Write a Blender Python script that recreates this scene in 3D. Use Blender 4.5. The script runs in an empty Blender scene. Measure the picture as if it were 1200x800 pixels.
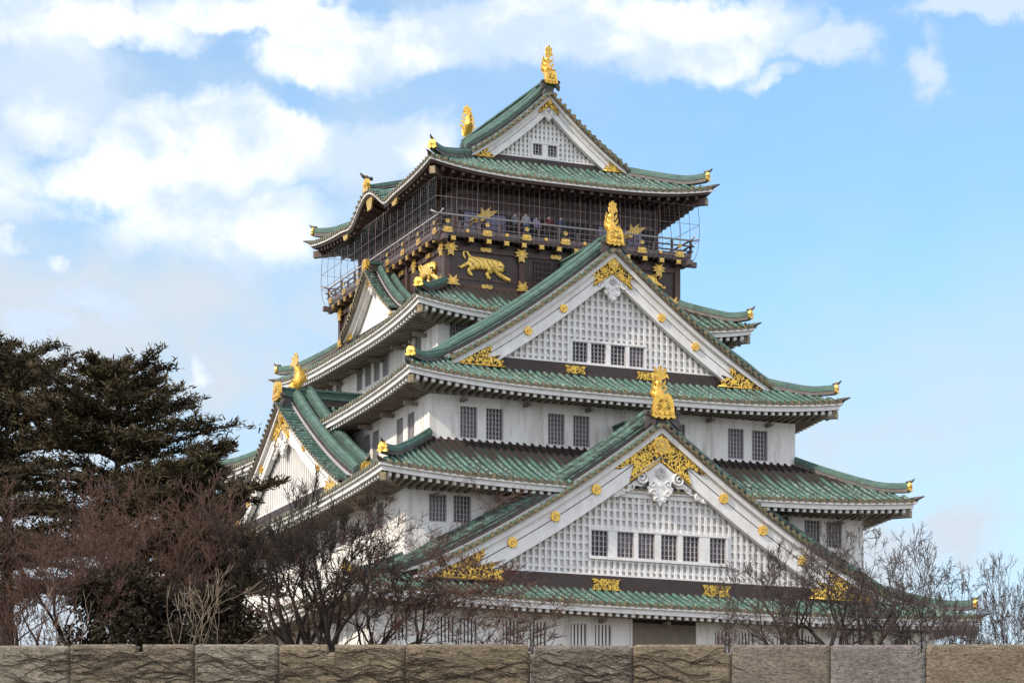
import bpy, math, random
from mathutils import Vector, Matrix
S = bpy.context.scene
COL = S.collection
R = math.radians
PI = math.pi
random.seed(7)

# ------------------------------------------------------------------ camera, sky, sun, exposure
FPX, HY = 3370.0, 1150.0                       # focal length and eye level measured in photograph pixels (1200 wide)
cam_d = bpy.data.cameras.new('camera'); cam = bpy.data.objects.new('camera', cam_d); COL.objects.link(cam)
cam.location = (0, 0, 0); cam.rotation_euler = (R(90), 0, 0)
cam_d.sensor_width = 36; cam_d.lens = FPX / 1200 * 36
cam_d.shift_y = (HY - 400) / 1200; cam_d.clip_end = 6000; cam_d.clip_start = 0.5
S.camera = cam
S.render.resolution_x, S.render.resolution_y = 1024, 682
S.view_settings.view_transform = 'Standard'; S.view_settings.look = 'None'
S.view_settings.exposure = 0.95; S.view_settings.gamma = 1

SUN_DIR = Vector((-0.80, -0.60, 0.0)).normalized()
SUN_EL = R(38)
SKY_STRENGTH = 0.13
SUN_STRENGTH = 2.3
sun_d = bpy.data.lights.new('sun', 'SUN'); sun = bpy.data.objects.new('sun', sun_d); COL.objects.link(sun)
to_sun = Vector((SUN_DIR.x * math.cos(SUN_EL), SUN_DIR.y * math.cos(SUN_EL), math.sin(SUN_EL)))
sun.rotation_euler = to_sun.to_track_quat('Z', 'Y').to_euler()
sun.location = to_sun * 300
sun_d.energy = SUN_STRENGTH; sun_d.angle = R(1.5); sun_d.color = (1.0, 0.90, 0.76)

world = bpy.data.worlds.new('World'); S.world = world; world.use_nodes = True

def build_world():
    nt = world.node_tree; N = nt.nodes; L = nt.links
    N.clear()
    def nd(t, **kw):
        n = N.new(t)
        for k, v in kw.items(): setattr(n, k, v)
        return n
    def val(sock, x):
        if hasattr(x, 'is_output') or isinstance(x, bpy.types.NodeSocket): L.new(x, sock)
        else: sock.default_value = x
    def m(op, a, b=0.0, c=0.0, clamp=False):
        n = nd('ShaderNodeMath', operation=op, use_clamp=clamp)
        val(n.inputs[0], a); val(n.inputs[1], b); val(n.inputs[2], c)
        return n.outputs[0]
    def sstep(x, lo, hi, a=0.0, b=1.0):
        n = nd('ShaderNodeMapRange', interpolation_type='SMOOTHSTEP')
        val(n.inputs[0], x); n.inputs[1].default_value = lo; n.inputs[2].default_value = hi
        n.inputs[3].default_value = a; n.inputs[4].default_value = b
        return n.outputs[0]
    def mix(f, a, b):
        n = nd('ShaderNodeMix', data_type='RGBA')
        val(n.inputs[0], f); val(n.inputs[6], a); val(n.inputs[7], b)
        return n.outputs[2]
    tc = nd('ShaderNodeTexCoord'); sp = nd('ShaderNodeSeparateXYZ'); L.new(tc.outputs['Generated'], sp.inputs[0])
    az = m('ARCTAN2', sp.outputs[0], sp.outputs[1])
    el = m('ARCSINE', sp.outputs[2])
    cb = nd('ShaderNodeCombineXYZ'); L.new(az, cb.inputs[0]); L.new(el, cb.inputs[1])
    pos = cb.outputs[0]
    pos0 = pos
    def noise(scale, detail, rough, off=(0, 0, 0), sy=1.0, dist=0.0):
        mp = nd('ShaderNodeMapping'); L.new(pos, mp.inputs[0]); mp.inputs['Location'].default_value = off
        mp.inputs['Scale'].default_value = (1, sy, 1)
        n = nd('ShaderNodeTexNoise'); L.new(mp.outputs[0], n.inputs['Vector'])
        n.inputs['Scale'].default_value = scale; n.inputs['Detail'].default_value = detail
        n.inputs['Roughness'].default_value = rough; n.inputs['Distortion'].default_value = dist
        return n.outputs[0]
    def warp(x, off):
        a = noise(14, 5, .6, off); b = noise(60, 5, .65, (off[0] + 5, off[1], 0))
        return m('ADD', x, m('ADD', m('MULTIPLY', m('SUBTRACT', a, .5), .055), m('MULTIPLY', m('SUBTRACT', b, .5), .016)))
    azw, elw = warp(az, (1.3, 7.7, 0)), warp(el, (6.1, 2.9, 0))
    blobs = CLOUDS
    tot = None
    for (u, v, ru, rv, w) in blobs:
        dx = m('MULTIPLY', m('SUBTRACT', azw, math.atan((u - 600) / FPX)), FPX / ru)
        dy = m('MULTIPLY', m('SUBTRACT', elw, math.atan((HY - v) / FPX * math.cos(math.atan((u - 600) / FPX)))), FPX / rv)
        d = m('SQRT', m('ADD', m('MULTIPLY', dx, dx), m('MULTIPLY', dy, dy)))
        g = sstep(d, 0.0, 1.7, w, 0.0)
        tot = g if tot is None else m('MAXIMUM', tot, g)
    away = m('MAXIMUM', sstep(m('ABSOLUTE', az), 0.22, 0.6), sstep(el, 0.36, 0.6))  # unseen cloud cover added outside the view to lift the ambient light
    tot = m('MAXIMUM', tot, m('MULTIPLY', away, 0.72))
    n1 = noise(26, 10, 0.62, (3.1, 1.7, 0), 1.25, 0.25)
    n2 = noise(7, 4, 0.5, (8.2, 4.7, 0), 1.5)
    dens = m('ADD', tot, m('MULTIPLY', m('SUBTRACT', n1, 0.5), 1.15))
    mask = sstep(dens, 0.26, 0.80)
    # thin veil over the whole sky, denser to the left and towards the horizon
    veil = m('MULTIPLY', sstep(az, 0.12, -0.19), 0.62)
    veil = m('ADD', veil, m('MULTIPLY', sstep(el, 0.28, 0.11), 0.95))
    veil = m('ADD', veil, .10)
    veil = m('MULTIPLY', veil, sstep(m('ADD', n2, m('MULTIPLY', m('SUBTRACT', n1, .5), .6)), 0.30, 0.72, 0.35, 1.4))
    sky = nd('ShaderNodeTexSky', sky_type='NISHITA'); sky.sun_disc = False
    sky.sun_elevation = SUN_EL; sky.sun_rotation = math.atan2(SUN_DIR.x, SUN_DIR.y)
    sky.air_density = 1.0; sky.dust_density = 0.6; sky.ozone_density = 2.0
    tint = nd('ShaderNodeMix', data_type='RGBA', blend_type='MULTIPLY'); tint.inputs[0].default_value = 1
    L.new(sky.outputs[0], tint.inputs[6]); tint.inputs[7].default_value = SKY_TINT
    bg1 = nd('ShaderNodeBackground'); L.new(tint.outputs[2], bg1.inputs[0]); bg1.inputs[1].default_value = SKY_STRENGTH
    shade = sstep(m('ADD', n2, m('MULTIPLY', m('SUBTRACT', n1, 0.5), 0.5)), 0.40, 0.58)
    ccol = mix(shade, (1.0, 0.985, 0.99, 1), (0.53, 0.64, 0.84, 1))
    bg2 = nd('ShaderNodeBackground'); L.new(ccol, bg2.inputs[0]); L.new(m('ADD', CLOUD_GAIN, m('MULTIPLY', away, 0.22)), bg2.inputs[1])  # out-of-view clouds get extra brightness to light the shaded front
    bg3 = nd('ShaderNodeBackground'); bg3.inputs[0].default_value = VEIL_COL; bg3.inputs[1].default_value = VEIL_GAIN
    ms0 = nd('ShaderNodeMixShader'); L.new(veil, ms0.inputs[0]); L.new(bg1.outputs[0], ms0.inputs[1]); L.new(bg3.outputs[0], ms0.inputs[2])
    ms = nd('ShaderNodeMixShader'); L.new(mask, ms.inputs[0]); L.new(ms0.outputs[0], ms.inputs[1]); L.new(bg2.outputs[0], ms.inputs[2])
    out = nd('ShaderNodeOutputWorld'); L.new(ms.outputs[0], out.inputs[0])

SKY_TINT = (0.70, 0.88, 0.92, 1); CLOUD_GAIN = 0.68; VEIL_GAIN = 0.46
VEIL_COL = (0.78, 0.89, 1.0, 1)
CLOUDS = [(60, 20, 240, 50, 1), (300, 5, 170, 40, .9), (480, 40, 150, 45, 1), (640, 50, 180, 50, 1), (830, 35, 160, 48, .9),
          (970, 48, 80, 32, .95), (1090, 72, 34, 40, .8), (1150, 5, 110, 20, .9), (50, 120, 100, 55, .75), (10, 200, 120, 70, .6), (230, 45, 90, 40, .6), (60, 60, 150, 60, .7), (700, 20, 220, 40, .9), (380, 60, 110, 40, .8),
          (180, 195, 120, 62, 1), (300, 190, 140, 62, 1.05), (440, 185, 90, 45, 1.05), (310, 280, 120, 52, .85), (200, 255, 110, 55, .75),
          (10, 275, 30, 32, .8), (66, 305, 26, 24, .8), (110, 352, 70, 26, .7), (50, 385, 50, 22, .8), (215, 415, 18, 20, .75),
          (900, 85, 50, 14, .6), (560, 75, 100, 26, .6)]
build_world()

# ------------------------------------------------------------------ helpers
def wp(u, v, d):                                 # point of the place seen at a photograph pixel, d metres ahead
    return Vector(((u - 600) / FPX * d, d, (HY - v) / FPX * d))

def tag(o, label=None, cat=None, group=None, kind=None):
    if label: o['label'] = label
    if cat: o['category'] = cat
    if group: o['group'] = group
    if kind: o['kind'] = kind
    return o

def empty(name, parent=None, loc=(0, 0, 0), rz=0):
    o = bpy.data.objects.new(name, None); COL.objects.link(o)
    o.location = loc; o.rotation_euler = (0, 0, rz); o.parent = parent
    o.empty_display_size = .5
    return o

class MB:
    """collects geometry, then links it as ONE mesh object"""
    def __init__(s): s.v = []; s.f = []; s.mi = []; s.a = {}; s.mats = []; s.sm = []
    def mat(s, m):
        if m not in s.mats: s.mats.append(m)
        return s.mats.index(m)
    def add(s, vs, fs, m, wear=0.0, row=0.0, smooth=False):
        b = len(s.v); k = s.mat(m)
        s.v += [tuple(p) for p in vs]
        if wear or row:
            for i in range(len(vs)):
                w = wear[i] if isinstance(wear, (list, tuple)) else wear
                s.a[b + i] = (w, row)
        for q in fs:
            s.f.append(tuple(b + i for i in q)); s.mi.append(k); s.sm.append(smooth)
    def box(s, x0, x1, y0, y1, z0, z1, m, **k):
        s.add([(x0, y0, z0), (x1, y0, z0), (x1, y1, z0), (x0, y1, z0), (x0, y0, z1), (x1, y0, z1), (x1, y1, z1), (x0, y1, z1)],
              [(0, 3, 2, 1), (4, 5, 6, 7), (0, 1, 5, 4), (1, 2, 6, 5), (2, 3, 7, 6), (3, 0, 4, 7)], m, **k)
    def grid(s, pts, m, closed=False, **k):         # pts: rows of equal length
        nu = len(pts); nv = len(pts[0]); fs = []
        for i in range(nu - 1 + (1 if closed else 0)):
            for j in range(nv - 1):
                i2 = (i + 1) % nu
                fs.append((i * nv + j, i2 * nv + j, i2 * nv + j + 1, i * nv + j + 1))
        s.add([p for r in pts for p in r], fs, m, **k)
    def rings(s, rings, m, cap=True, **k):          # closed cross sections along a path
        n = len(rings[0]); fs = []
        for i in range(len(rings) - 1):
            for j in range(n):
                j2 = (j + 1) % n
                fs.append((i * n + j, i * n + j2, (i + 1) * n + j2, (i + 1) * n + j))
        if cap:
            fs.append(tuple(range(n - 1, -1, -1))); fs.append(tuple((len(rings) - 1) * n + j for j in range(n)))
        s.add([p for r in rings for p in r], fs, m, **k)
    def tube(s, pts, rad, m, n=6, cap=True, **k):
        pts = [Vector(p) for p in pts]; rs = rad if isinstance(rad, (list, tuple)) else [rad] * len(pts)
        rings = []; ref = None
        for i, p in enumerate(pts):
            t = (pts[min(i + 1, len(pts) - 1)] - pts[max(i - 1, 0)])
            if t.length < 1e-9: t = Vector((0, 0, 1))
            t.normalize()
            if ref is None: ref = Vector((0, 0, 1)) if abs(t.z) < .9 else Vector((1, 0, 0))
            a = t.cross(ref)
            if a.length < 1e-4: a = t.cross(Vector((0.3, 1, 0.2)))
            a.normalize(); b = a.cross(t); ref = b
            rings.append([p + (a * math.cos(2 * PI * j / n) + b * math.sin(2 * PI * j / n)) * rs[i] for j in range(n)])
        s.rings(rings, m, cap, smooth=True, **k)
    def prism(s, poly, y0, y1, m, **k):              # polygon in x,z pushed along y
        n = len(poly)
        vs = [(x, y0, z) for x, z in poly] + [(x, y1, z) for x, z in poly]
        fs = [tuple(range(n)), tuple(range(2 * n - 1, n - 1, -1))] + [(i, i + n, (i + 1) % n + n, (i + 1) % n) for i in range(n)]
        s.add(vs, fs, m, **k)
    def disc(s, c, r, y0, y1, m, n=12, petals=0, **k):
        poly = []
        for i in range(n):
            a = 2 * PI * i / n; rr = r * (1 + (0.13 * math.cos(petals * a) if petals else 0))
            poly.append((c[0] + rr * math.cos(a), c[1] + rr * math.sin(a)))
        s.prism(poly, y0, y1, m, **k)
    def data(s, name):
        me = bpy.data.meshes.new(name); me.from_pydata(s.v, [], s.f)
        for m in s.mats: me.materials.append(m)
        me.polygons.foreach_set('material_index', s.mi)
        me.polygons.foreach_set('use_smooth', s.sm)
        if s.a:
            w = [0.0] * len(s.v); r = [0.0] * len(s.v)
            for i, (p, q) in s.a.items(): w[i] = p; r[i] = q
            me.attributes.new('wear', 'FLOAT', 'POINT').data.foreach_set('value', w)
            me.attributes.new('row', 'FLOAT', 'POINT').data.foreach_set('value', r)
        me.update()
        return me
    def build(s, name, parent=None, loc=(0, 0, 0), rz=0):
        o = bpy.data.objects.new(name, s.data(name)); COL.objects.link(o)
        o.parent = parent; o.location = loc; o.rotation_euler = (0, 0, rz)
        return o

def instance(me, name, parent, loc, rz=0, scale=None):
    o = bpy.data.objects.new(name, me); COL.objects.link(o); o.parent = parent; o.location = loc; o.rotation_euler = (0, 0, rz)
    if scale: o.scale = scale
    return o

def skin(name, joints, bones, mats, parent=None, sub=2, xf=None):
    """one continuous figure grown round a skeleton: joints {key:(x,y,z,r)}, bones [(a,b)]"""
    keys = list(joints); me = bpy.data.meshes.new(name)
    me.from_pydata([joints[k][:3] for k in keys], [(keys.index(a), keys.index(b)) for a, b in bones], [])
    o = bpy.data.objects.new(name, me); COL.objects.link(o)
    me.skin_vertices or me.attributes
    md = o.modifiers.new('skin', 'SKIN'); md.use_smooth_shade = True
    if not me.skin_vertices: 
        pass
    for i, k in enumerate(keys):
        r = joints[k][3]; me.skin_vertices[0].data[i].radius = (r, r)
    me.skin_vertices[0].data[0].use_root = True
    if sub:
        sd = o.modifiers.new('sub', 'SUBSURF'); sd.levels = sub; sd.render_levels = sub
    dg = bpy.context.evaluated_depsgraph_get(); dg.update()
    new = bpy.data.meshes.new_from_object(o.evaluated_get(dg))
    o.modifiers.clear(); o.data = new
    for m in mats: new.materials.append(m)
    if xf is not None: new.transform(xf)
    new.polygons.foreach_set('use_smooth', [True] * len(new.polygons))
    o.parent = parent
    return o

# ------------------------------------------------------------------ materials
def mat(name, col, rough=.7, metal=0.0, col2=None, scale=3.0, detail=5, stretch=(1, 1, 1), bump=0.0, bscale=None, lo=.35, hi=.65, coat=0, spec=None):
    m = bpy.data.materials.new(name); m.use_nodes = True
    N = m.node_tree.nodes; L = m.node_tree.links; b = N['Principled BSDF']
    b.inputs['Roughness'].default_value = rough; b.inputs['Metallic'].default_value = metal
    if spec is not None: b.inputs['Specular IOR Level'].default_value = spec
    b.inputs['Base Color'].default_value = (*col, 1)
    tc = N.new('ShaderNodeTexCoord'); mp = N.new('ShaderNodeMapping'); L.new(tc.outputs['Object'], mp.inputs[0]); mp.inputs['Scale'].default_value = stretch
    nz = N.new('ShaderNodeTexNoise'); L.new(mp.outputs[0], nz.inputs['Vector']); nz.inputs['Scale'].default_value = scale; nz.inputs['Detail'].default_value = detail
    nz.inputs['Roughness'].default_value = .6
    if col2:
        mr = N.new('ShaderNodeMapRange'); L.new(nz.outputs[0], mr.inputs[0]); mr.inputs[1].default_value = lo; mr.inputs[2].default_value = hi
        mx = N.new('ShaderNodeMix'); mx.data_type = 'RGBA'; L.new(mr.outputs[0], mx.inputs[0]); mx.inputs[6].default_value = (*col, 1); mx.inputs[7].default_value = (*col2, 1)
        L.new(mx.outputs[2], b.inputs['Base Color'])
    if bump:
        n2 = N.new('ShaderNodeTexNoise'); L.new(mp.outputs[0], n2.inputs['Vector']); n2.inputs['Scale'].default_value = bscale or scale * 3; n2.inputs['Detail'].default_value = 6
        bp = N.new('ShaderNodeBump'); bp.inputs['Strength'].default_value = bump; bp.inputs['Distance'].default_value = .05
        L.new(n2.outputs[0], bp.inputs['Height']); L.new(bp.outputs[0], b.inputs['Normal'])
    return m

def mat_tile(name, brown=1.5, width=.2):
    """patinated copper tile: green where the rain reaches, brown above the line `brown` (share of the slope)"""
    m = bpy.data.materials.new(name); m.use_nodes = True
    N = m.node_tree.nodes; L = m.node_tree.links; b = N['Principled BSDF']
    b.inputs['Roughness'].default_value = .8; b.inputs['Specular IOR Level'].default_value = .25
    aw = N.new('ShaderNodeAttribute'); aw.attribute_name = 'wear'
    ar = N.new('ShaderNodeAttribute'); ar.attribute_name = 'row'
    tc = N.new('ShaderNodeTexCoord')
    nz = N.new('ShaderNodeTexNoise'); L.new(tc.outputs['Object'], nz.inputs['Vector']); nz.inputs['Scale'].default_value = 1.1; nz.inputs['Detail'].default_value = 6; nz.inputs['Roughness'].default_value = .65
    nf = N.new('ShaderNodeTexNoise'); L.new(tc.outputs['Object'], nf.inputs['Vector']); nf.inputs['Scale'].default_value = 5.5; nf.inputs['Detail'].default_value = 5
    def mth(op, a, c=0.0, d=0.0):
        n = N.new('ShaderNodeMath'); n.operation = op
        for i, x in enumerate((a, c, d)):
            if isinstance(x, bpy.types.NodeSocket): L.new(x, n.inputs[i])
            else: n.inputs[i].default_value = x
        return n.outputs[0]
    def mixc(f, a, c):
        n = N.new('ShaderNodeMix'); n.data_type = 'RGBA'
        for i, x in ((0, f), (6, a), (7, c)):
            if isinstance(x, bpy.types.NodeSocket): L.new(x, n.inputs[i])
            else: n.inputs[i].default_value = x
        return n.outputs[2]
    def step(x, lo, hi):
        n = N.new('ShaderNodeMapRange'); n.interpolation_type = 'SMOOTHSTEP'; L.new(x, n.inputs[0]); n.inputs[1].default_value = lo; n.inputs[2].default_value = hi
        return n.outputs[0]
    green = mixc(step(nz.outputs[0], .35, .65), (.052, .112, .090, 1), (.100, .176, .142, 1))
    green = mixc(step(mth('ADD', nf.outputs[0], mth('MULTIPLY', ar.outputs['Fac'], .35)), .60, .95), green, (.185, .250, .212, 1))
    green = mixc(step(mth('SUBTRACT', nf.outputs[0], mth('MULTIPLY', ar.outputs['Fac'], .2)), .45, .27), green, (.055, .085, .068, 1))
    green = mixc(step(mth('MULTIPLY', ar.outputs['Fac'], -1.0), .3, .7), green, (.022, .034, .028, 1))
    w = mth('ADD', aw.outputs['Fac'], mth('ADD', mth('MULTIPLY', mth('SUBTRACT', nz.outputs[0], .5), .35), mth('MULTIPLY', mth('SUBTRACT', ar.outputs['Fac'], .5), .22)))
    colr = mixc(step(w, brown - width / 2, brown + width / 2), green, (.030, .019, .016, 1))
    L.new(colr, b.inputs['Base Color'])
    bp = N.new('ShaderNodeBump'); bp.inputs['Strength'].default_value = .35; bp.inputs['Distance'].default_value = .04
    L.new(nf.outputs[0], bp.inputs['Height']); L.new(bp.outputs[0], b.inputs['Normal'])
    return m

def mat_filigree(name, scale):
    m = bpy.data.materials.new(name); m.use_nodes = True
    N = m.node_tree.nodes; L = m.node_tree.links; b = N['Principled BSDF']
    tc = N.new('ShaderNodeTexCoord')
    nz = N.new('ShaderNodeTexNoise'); L.new(tc.outputs['Object'], nz.inputs['Vector']); nz.inputs['Scale'].default_value = scale * .8; nz.inputs['Detail'].default_value = 1
    mxv = N.new('ShaderNodeMix'); mxv.data_type = 'RGBA'; mxv.inputs[0].default_value = .35
    L.new(tc.outputs['Object'], mxv.inputs[6]); L.new(nz.outputs['Color'], mxv.inputs[7])
    vo = N.new('ShaderNodeTexVoronoi'); vo.feature = 'DISTANCE_TO_EDGE'; L.new(mxv.outputs[2], vo.inputs['Vector']); vo.inputs['Scale'].default_value = scale
    mr = N.new('ShaderNodeMapRange'); mr.interpolation_type = 'SMOOTHSTEP'; L.new(vo.outputs['Distance'], mr.inputs[0])
    mr.inputs[1].default_value = .11; mr.inputs[2].default_value = .17
    mx = N.new('ShaderNodeMix'); mx.data_type = 'RGBA'; L.new(mr.outputs[0], mx.inputs[0])
    mx.inputs[6].default_value = (.80, .50, .07, 1); mx.inputs[7].default_value = (.035, .018, .008, 1)
    L.new(mx.outputs[2], b.inputs['Base Color'])
    b.inputs['Metallic'].default_value = .35; b.inputs['Roughness'].default_value = .42
    bp = N.new('ShaderNodeBump'); bp.invert = True; bp.inputs['Strength'].default_value = .9; bp.inputs['Distance'].default_value = .08
    L.new(mr.outputs[0], bp.inputs['Height']); L.new(bp.outputs[0], b.inputs['Normal'])
    return m

M = {}
def streaks(m, amount=.30, dark=(.36, .31, .25), sc=(3.2, 3.2, .16)):
    N = m.node_tree.nodes; L = m.node_tree.links; b = N['Principled BSDF']; src = b.inputs['Base Color'].links[0].from_socket
    tc = N.new('ShaderNodeTexCoord'); mp = N.new('ShaderNodeMapping'); mp.inputs['Scale'].default_value = sc; L.new(tc.outputs['Object'], mp.inputs[0])
    nz = N.new('ShaderNodeTexNoise'); L.new(mp.outputs[0], nz.inputs['Vector']); nz.inputs['Scale'].default_value = 1.0; nz.inputs['Detail'].default_value = 7; nz.inputs['Roughness'].default_value = .68
    mr = N.new('ShaderNodeMapRange'); L.new(nz.outputs[0], mr.inputs[0]); mr.inputs[1].default_value = .50; mr.inputs[2].default_value = .80; mr.inputs[4].default_value = amount * 2
    mx = N.new('ShaderNodeMix'); mx.data_type = 'RGBA'; L.new(mr.outputs[0], mx.inputs[0]); L.new(src, mx.inputs[6]); mx.inputs[7].default_value = (*dark, 1)
    L.new(mx.outputs[2], b.inputs['Base Color'])
    return m
M['plaster'] = streaks(mat('white_plaster', (.78, .745, .705), .9, col2=(.71, .675, .635), scale=.9, stretch=(1, 1, .6), bump=.15, bscale=8), .48, sc=(1.9, 1.9, .3))
M['white'] = streaks(mat('white_painted_wood', (.78, .75, .72), .65, col2=(.69, .66, .63), scale=1.6, bump=.12, bscale=6), .20, sc=(3, 3, .5))
M['soffit'] = mat('soffit_eave_shade', (.29, .24, .195), .85, col2=(.18, .145, .115), scale=1.5)  # brown is eave shade painted into the white plastered soffit
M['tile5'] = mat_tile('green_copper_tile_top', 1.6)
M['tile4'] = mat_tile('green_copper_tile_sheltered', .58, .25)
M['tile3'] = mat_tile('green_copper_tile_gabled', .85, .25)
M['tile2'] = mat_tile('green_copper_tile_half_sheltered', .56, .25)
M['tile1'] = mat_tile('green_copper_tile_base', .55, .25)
M['beam'] = streaks(mat('green_copper_ridge', (.038, .088, .070), .7, col2=(.078, .142, .115), scale=1.6, stretch=(1, 1, 3), bump=.3, bscale=5), .5, (.03, .035, .028), (2, 2, 2))
M['beam_worn'] = mat('streaked_copper_ridge', (.028, .036, .030), .7, col2=(.09, .17, .13), scale=2.2, stretch=(1, 1, 2), bump=.3, bscale=4, lo=.42, hi=.62)
M['beam_dark'] = mat('brown_copper', (.045, .030, .026), .5, col2=(.09, .08, .065), scale=2.5, bump=.2)
M['tip'] = mat('gilded_tile_end', (.25, .185, .085), .5, .2, col2=(.085, .078, .05), scale=4)
M['gold'] = mat('gold_leaf', (.84, .51, .095), .30, .65, col2=(.30, .15, .02), scale=7, bump=.8, bscale=10, lo=.50, hi=.74)
M['goldplain'] = mat('gold_fitting', (.62, .41, .11), .34, .55, col2=(.28, .16, .03), scale=8, bump=.7, bscale=14, lo=.50, hi=.72)
M['fil'] = mat_filigree('gold_filigree', 5.6)
M['fil_s'] = mat_filigree('gold_filigree_fine', 8.0)
M['lacquer'] = mat('black_brown_lacquer', (.034, .017, .013), .5, col2=(.052, .028, .023), scale=1.2, bump=.08)
M['darkwood'] = mat('dark_brown_wood', (.085, .044, .034), .6, col2=(.055, .028, .022), scale=2, stretch=(1, 1, .3))
M['deckwood'] = mat('weathered_brown_wood', (.13, .092, .088), .6, col2=(.085, .058, .055), scale=2.4)
M['darkband'] = mat('unweathered_copper_sheet', (.030, .015, .012), .6, col2=(.04, .024, .02), scale=1.5)
M['pane'] = mat('window_glass', (.13, .118, .12), .25, col2=(.22, .20, .20), scale=.9, detail=2)
M['pane_dark'] = mat('dark_window_glass', (.028, .020, .022), .25, col2=(.09, .075, .075), scale=.8, detail=2)
M['bar'] = mat('grey_painted_bars', (.40, .37, .37), .6)
M['void_and_shade'] = mat('dark_opening_and_shade', (.022, .017, .016), .8)  # openings, and the painted shade between verge tiles
M['wire'] = mat('pale_blue_net_wire', (.45, .58, .70), .5, 0)
M['wire_dark'] = mat('painted_steel_rib', (.19, .155, .155), .5, .1)
M['screen'] = mat('lavender_screen', (.20, .18, .27), .6, col2=(.12, .11, .17), scale=2)
M['stonebase'] = mat('castle_base_stone', (.24, .21, .18), .9, col2=(.15, .13, .11), scale=.6, bump=.6, bscale=2)
M['entrance'] = mat('beige_recess_wall', (.20, .165, .125), .9, col2=(.14, .115, .09), scale=1)

# ------------------------------------------------------------------ the ground
g = MB(); g.grid([[(x, y, -1.6) for y in (-400, 95.3, 1200, 3000)] for x in (-3000, -300, 300, 3000)], mat('grass_ground', (.09, .10, .045), .95, col2=(.14, .12, .07), scale=.15, bump=.5, bscale=3))
tag(g.build('ground'), kind='structure')
g = MB(); g.box(-260, 260, 96.4, 420, -1.5, 10.0, mat('terrace_soil', (.13, .105, .075), .95, col2=(.09, .085, .05), scale=.3, bump=.5, bscale=3))
tag(g.build('terrace'), kind='structure')

# ------------------------------------------------------------------ the castle tower
TH, D0, XC, ZB = .396, 176.0, -.503, 10.0
castle = empty('castle_tower', None, (XC, D0, ZB), TH)
tag(castle, 'five storeyed white castle tower with green copper roofs and gold ornaments above the stone wall', 'castle tower')
CL = (0, 0, -ZB)                                   # parts are drawn at their height over the eye

def win_wall(mb, side, half, dist, z0, z1, holes, m):
    """one wall face with real window openings; holes: (u0,u1,w0,w1) all in one row of equal height"""
    def q(u0, u1, a, b):
        if u1 - u0 < 1e-4 or b - a < 1e-4: return
        P = [(u0, a), (u1, a), (u1, b), (u0, b)]
        if side == 0: vs = [(u, -dist, w) for u, w in P]
        elif side == 1: vs = [(dist, u, w) for u, w in P]
        elif side == 2: vs = [(-u, dist, w) for u, w in P]
        else: vs = [(-dist, -u, w) for u, w in P]
        mb.add(vs, [(0, 1, 2, 3)], m)
    if not holes: q(-half, half, z0, z1); return
    a, b = holes[0][2], holes[0][3]
    q(-half, half, z0, a); q(-half, half, b, z1)
    x = -half
    for h in sorted(holes):
        q(x, h[0], a, b); x = h[1]
    q(x, half, a, b)

def window_mesh(w, h, nx, ny, pane, bar, vertical_only=False):
    """frame outside, glass and bars set back; local: x across, y into the wall, z up"""
    fr = MB(); d = .22
    fr.box(-w / 2, w / 2, d, d + .04, 0, h, pane)
    for (x0, x1, z0, z1) in ((-w / 2, -w / 2 + .05, 0, h), (w / 2 - .05, w / 2, 0, h), (-w / 2 + .05, w / 2 - .05, h - .05, h), (-w / 2 + .05, w / 2 - .05, 0, .05)):
        fr.box(x0, x1, 0.01, d, z0, z1, bar)
    la = MB(); t = .05 if not vertical_only else .12
    for i in range(1, nx):
        x = -w / 2 + w * i / nx; la.box(x - t / 2, x + t / 2, .08, .14, .05, h - .05, bar)
    for j in range(1, ny):
        z = h * j / ny; la.box(-w / 2 + .05, w / 2 - .05, .143, .18, z - .02, z + .02, bar)
    return fr.data('window'), la.data('lattice')

def vary(m, k):
    N = m.node_tree.nodes; L = m.node_tree.links; b = N['Principled BSDF']; src = b.inputs['Base Color'].links[0].from_socket
    oi = N.new('ShaderNodeObjectInfo'); mr = N.new('ShaderNodeMapRange'); L.new(oi.outputs['Random'], mr.inputs[0]); mr.inputs[3].default_value = .35; mr.inputs[4].default_value = k
    mx = N.new('ShaderNodeMix'); mx.data_type = 'RGBA'; mx.blend_type = 'MULTIPLY'; mx.inputs[0].default_value = 1; L.new(src, mx.inputs[6]); L.new(mr.outputs[0], mx.inputs[7]); L.new(mx.outputs[2], b.inputs['Base Color'])
vary(M['pane'], 1.35); vary(M['pane_dark'], 4.0)
WM = {'w': window_mesh(1.02, 1.76, 5, 7, M['pane'], M['bar']),
      'w_dark': window_mesh(1.02, 1.76, 5, 7, M['pane_dark'], M['bar']),
      's': window_mesh(1.0, 1.5, 5, 6, M['pane'], M['bar']),
      'n': window_mesh(1.02, 1.45, 5, 1, M['void_and_shade'], M['plaster'], True),
      'g1': window_mesh(1.02, 1.42, 4, 5, M['pane_dark'], M['bar']),
      'g3': window_mesh(.95, 1.16, 4, 5, M['pane_dark'], M['bar']),
      'g5': window_mesh(.62, .72, 3, 4, M['void_and_shade'], M['bar'])}

def add_window(kind, parent, side, u, dist, w0, off=(0, 0, 0)):
    fr, la = WM[kind]
    rz = (0, PI / 2, PI, -PI / 2)[side]
    p = ((u, -dist, w0), (dist, u, w0), (-u, dist, w0), (-dist, -u, w0))[side]
    o = instance(fr, 'window', parent, (p[0] + off[0], p[1] + off[1], p[2] + off[2]), rz)
    instance(la, 'lattice', o, (0, 0, 0))
    return o

def sym(xs): return sorted(xs + [-x for x in xs])

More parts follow.
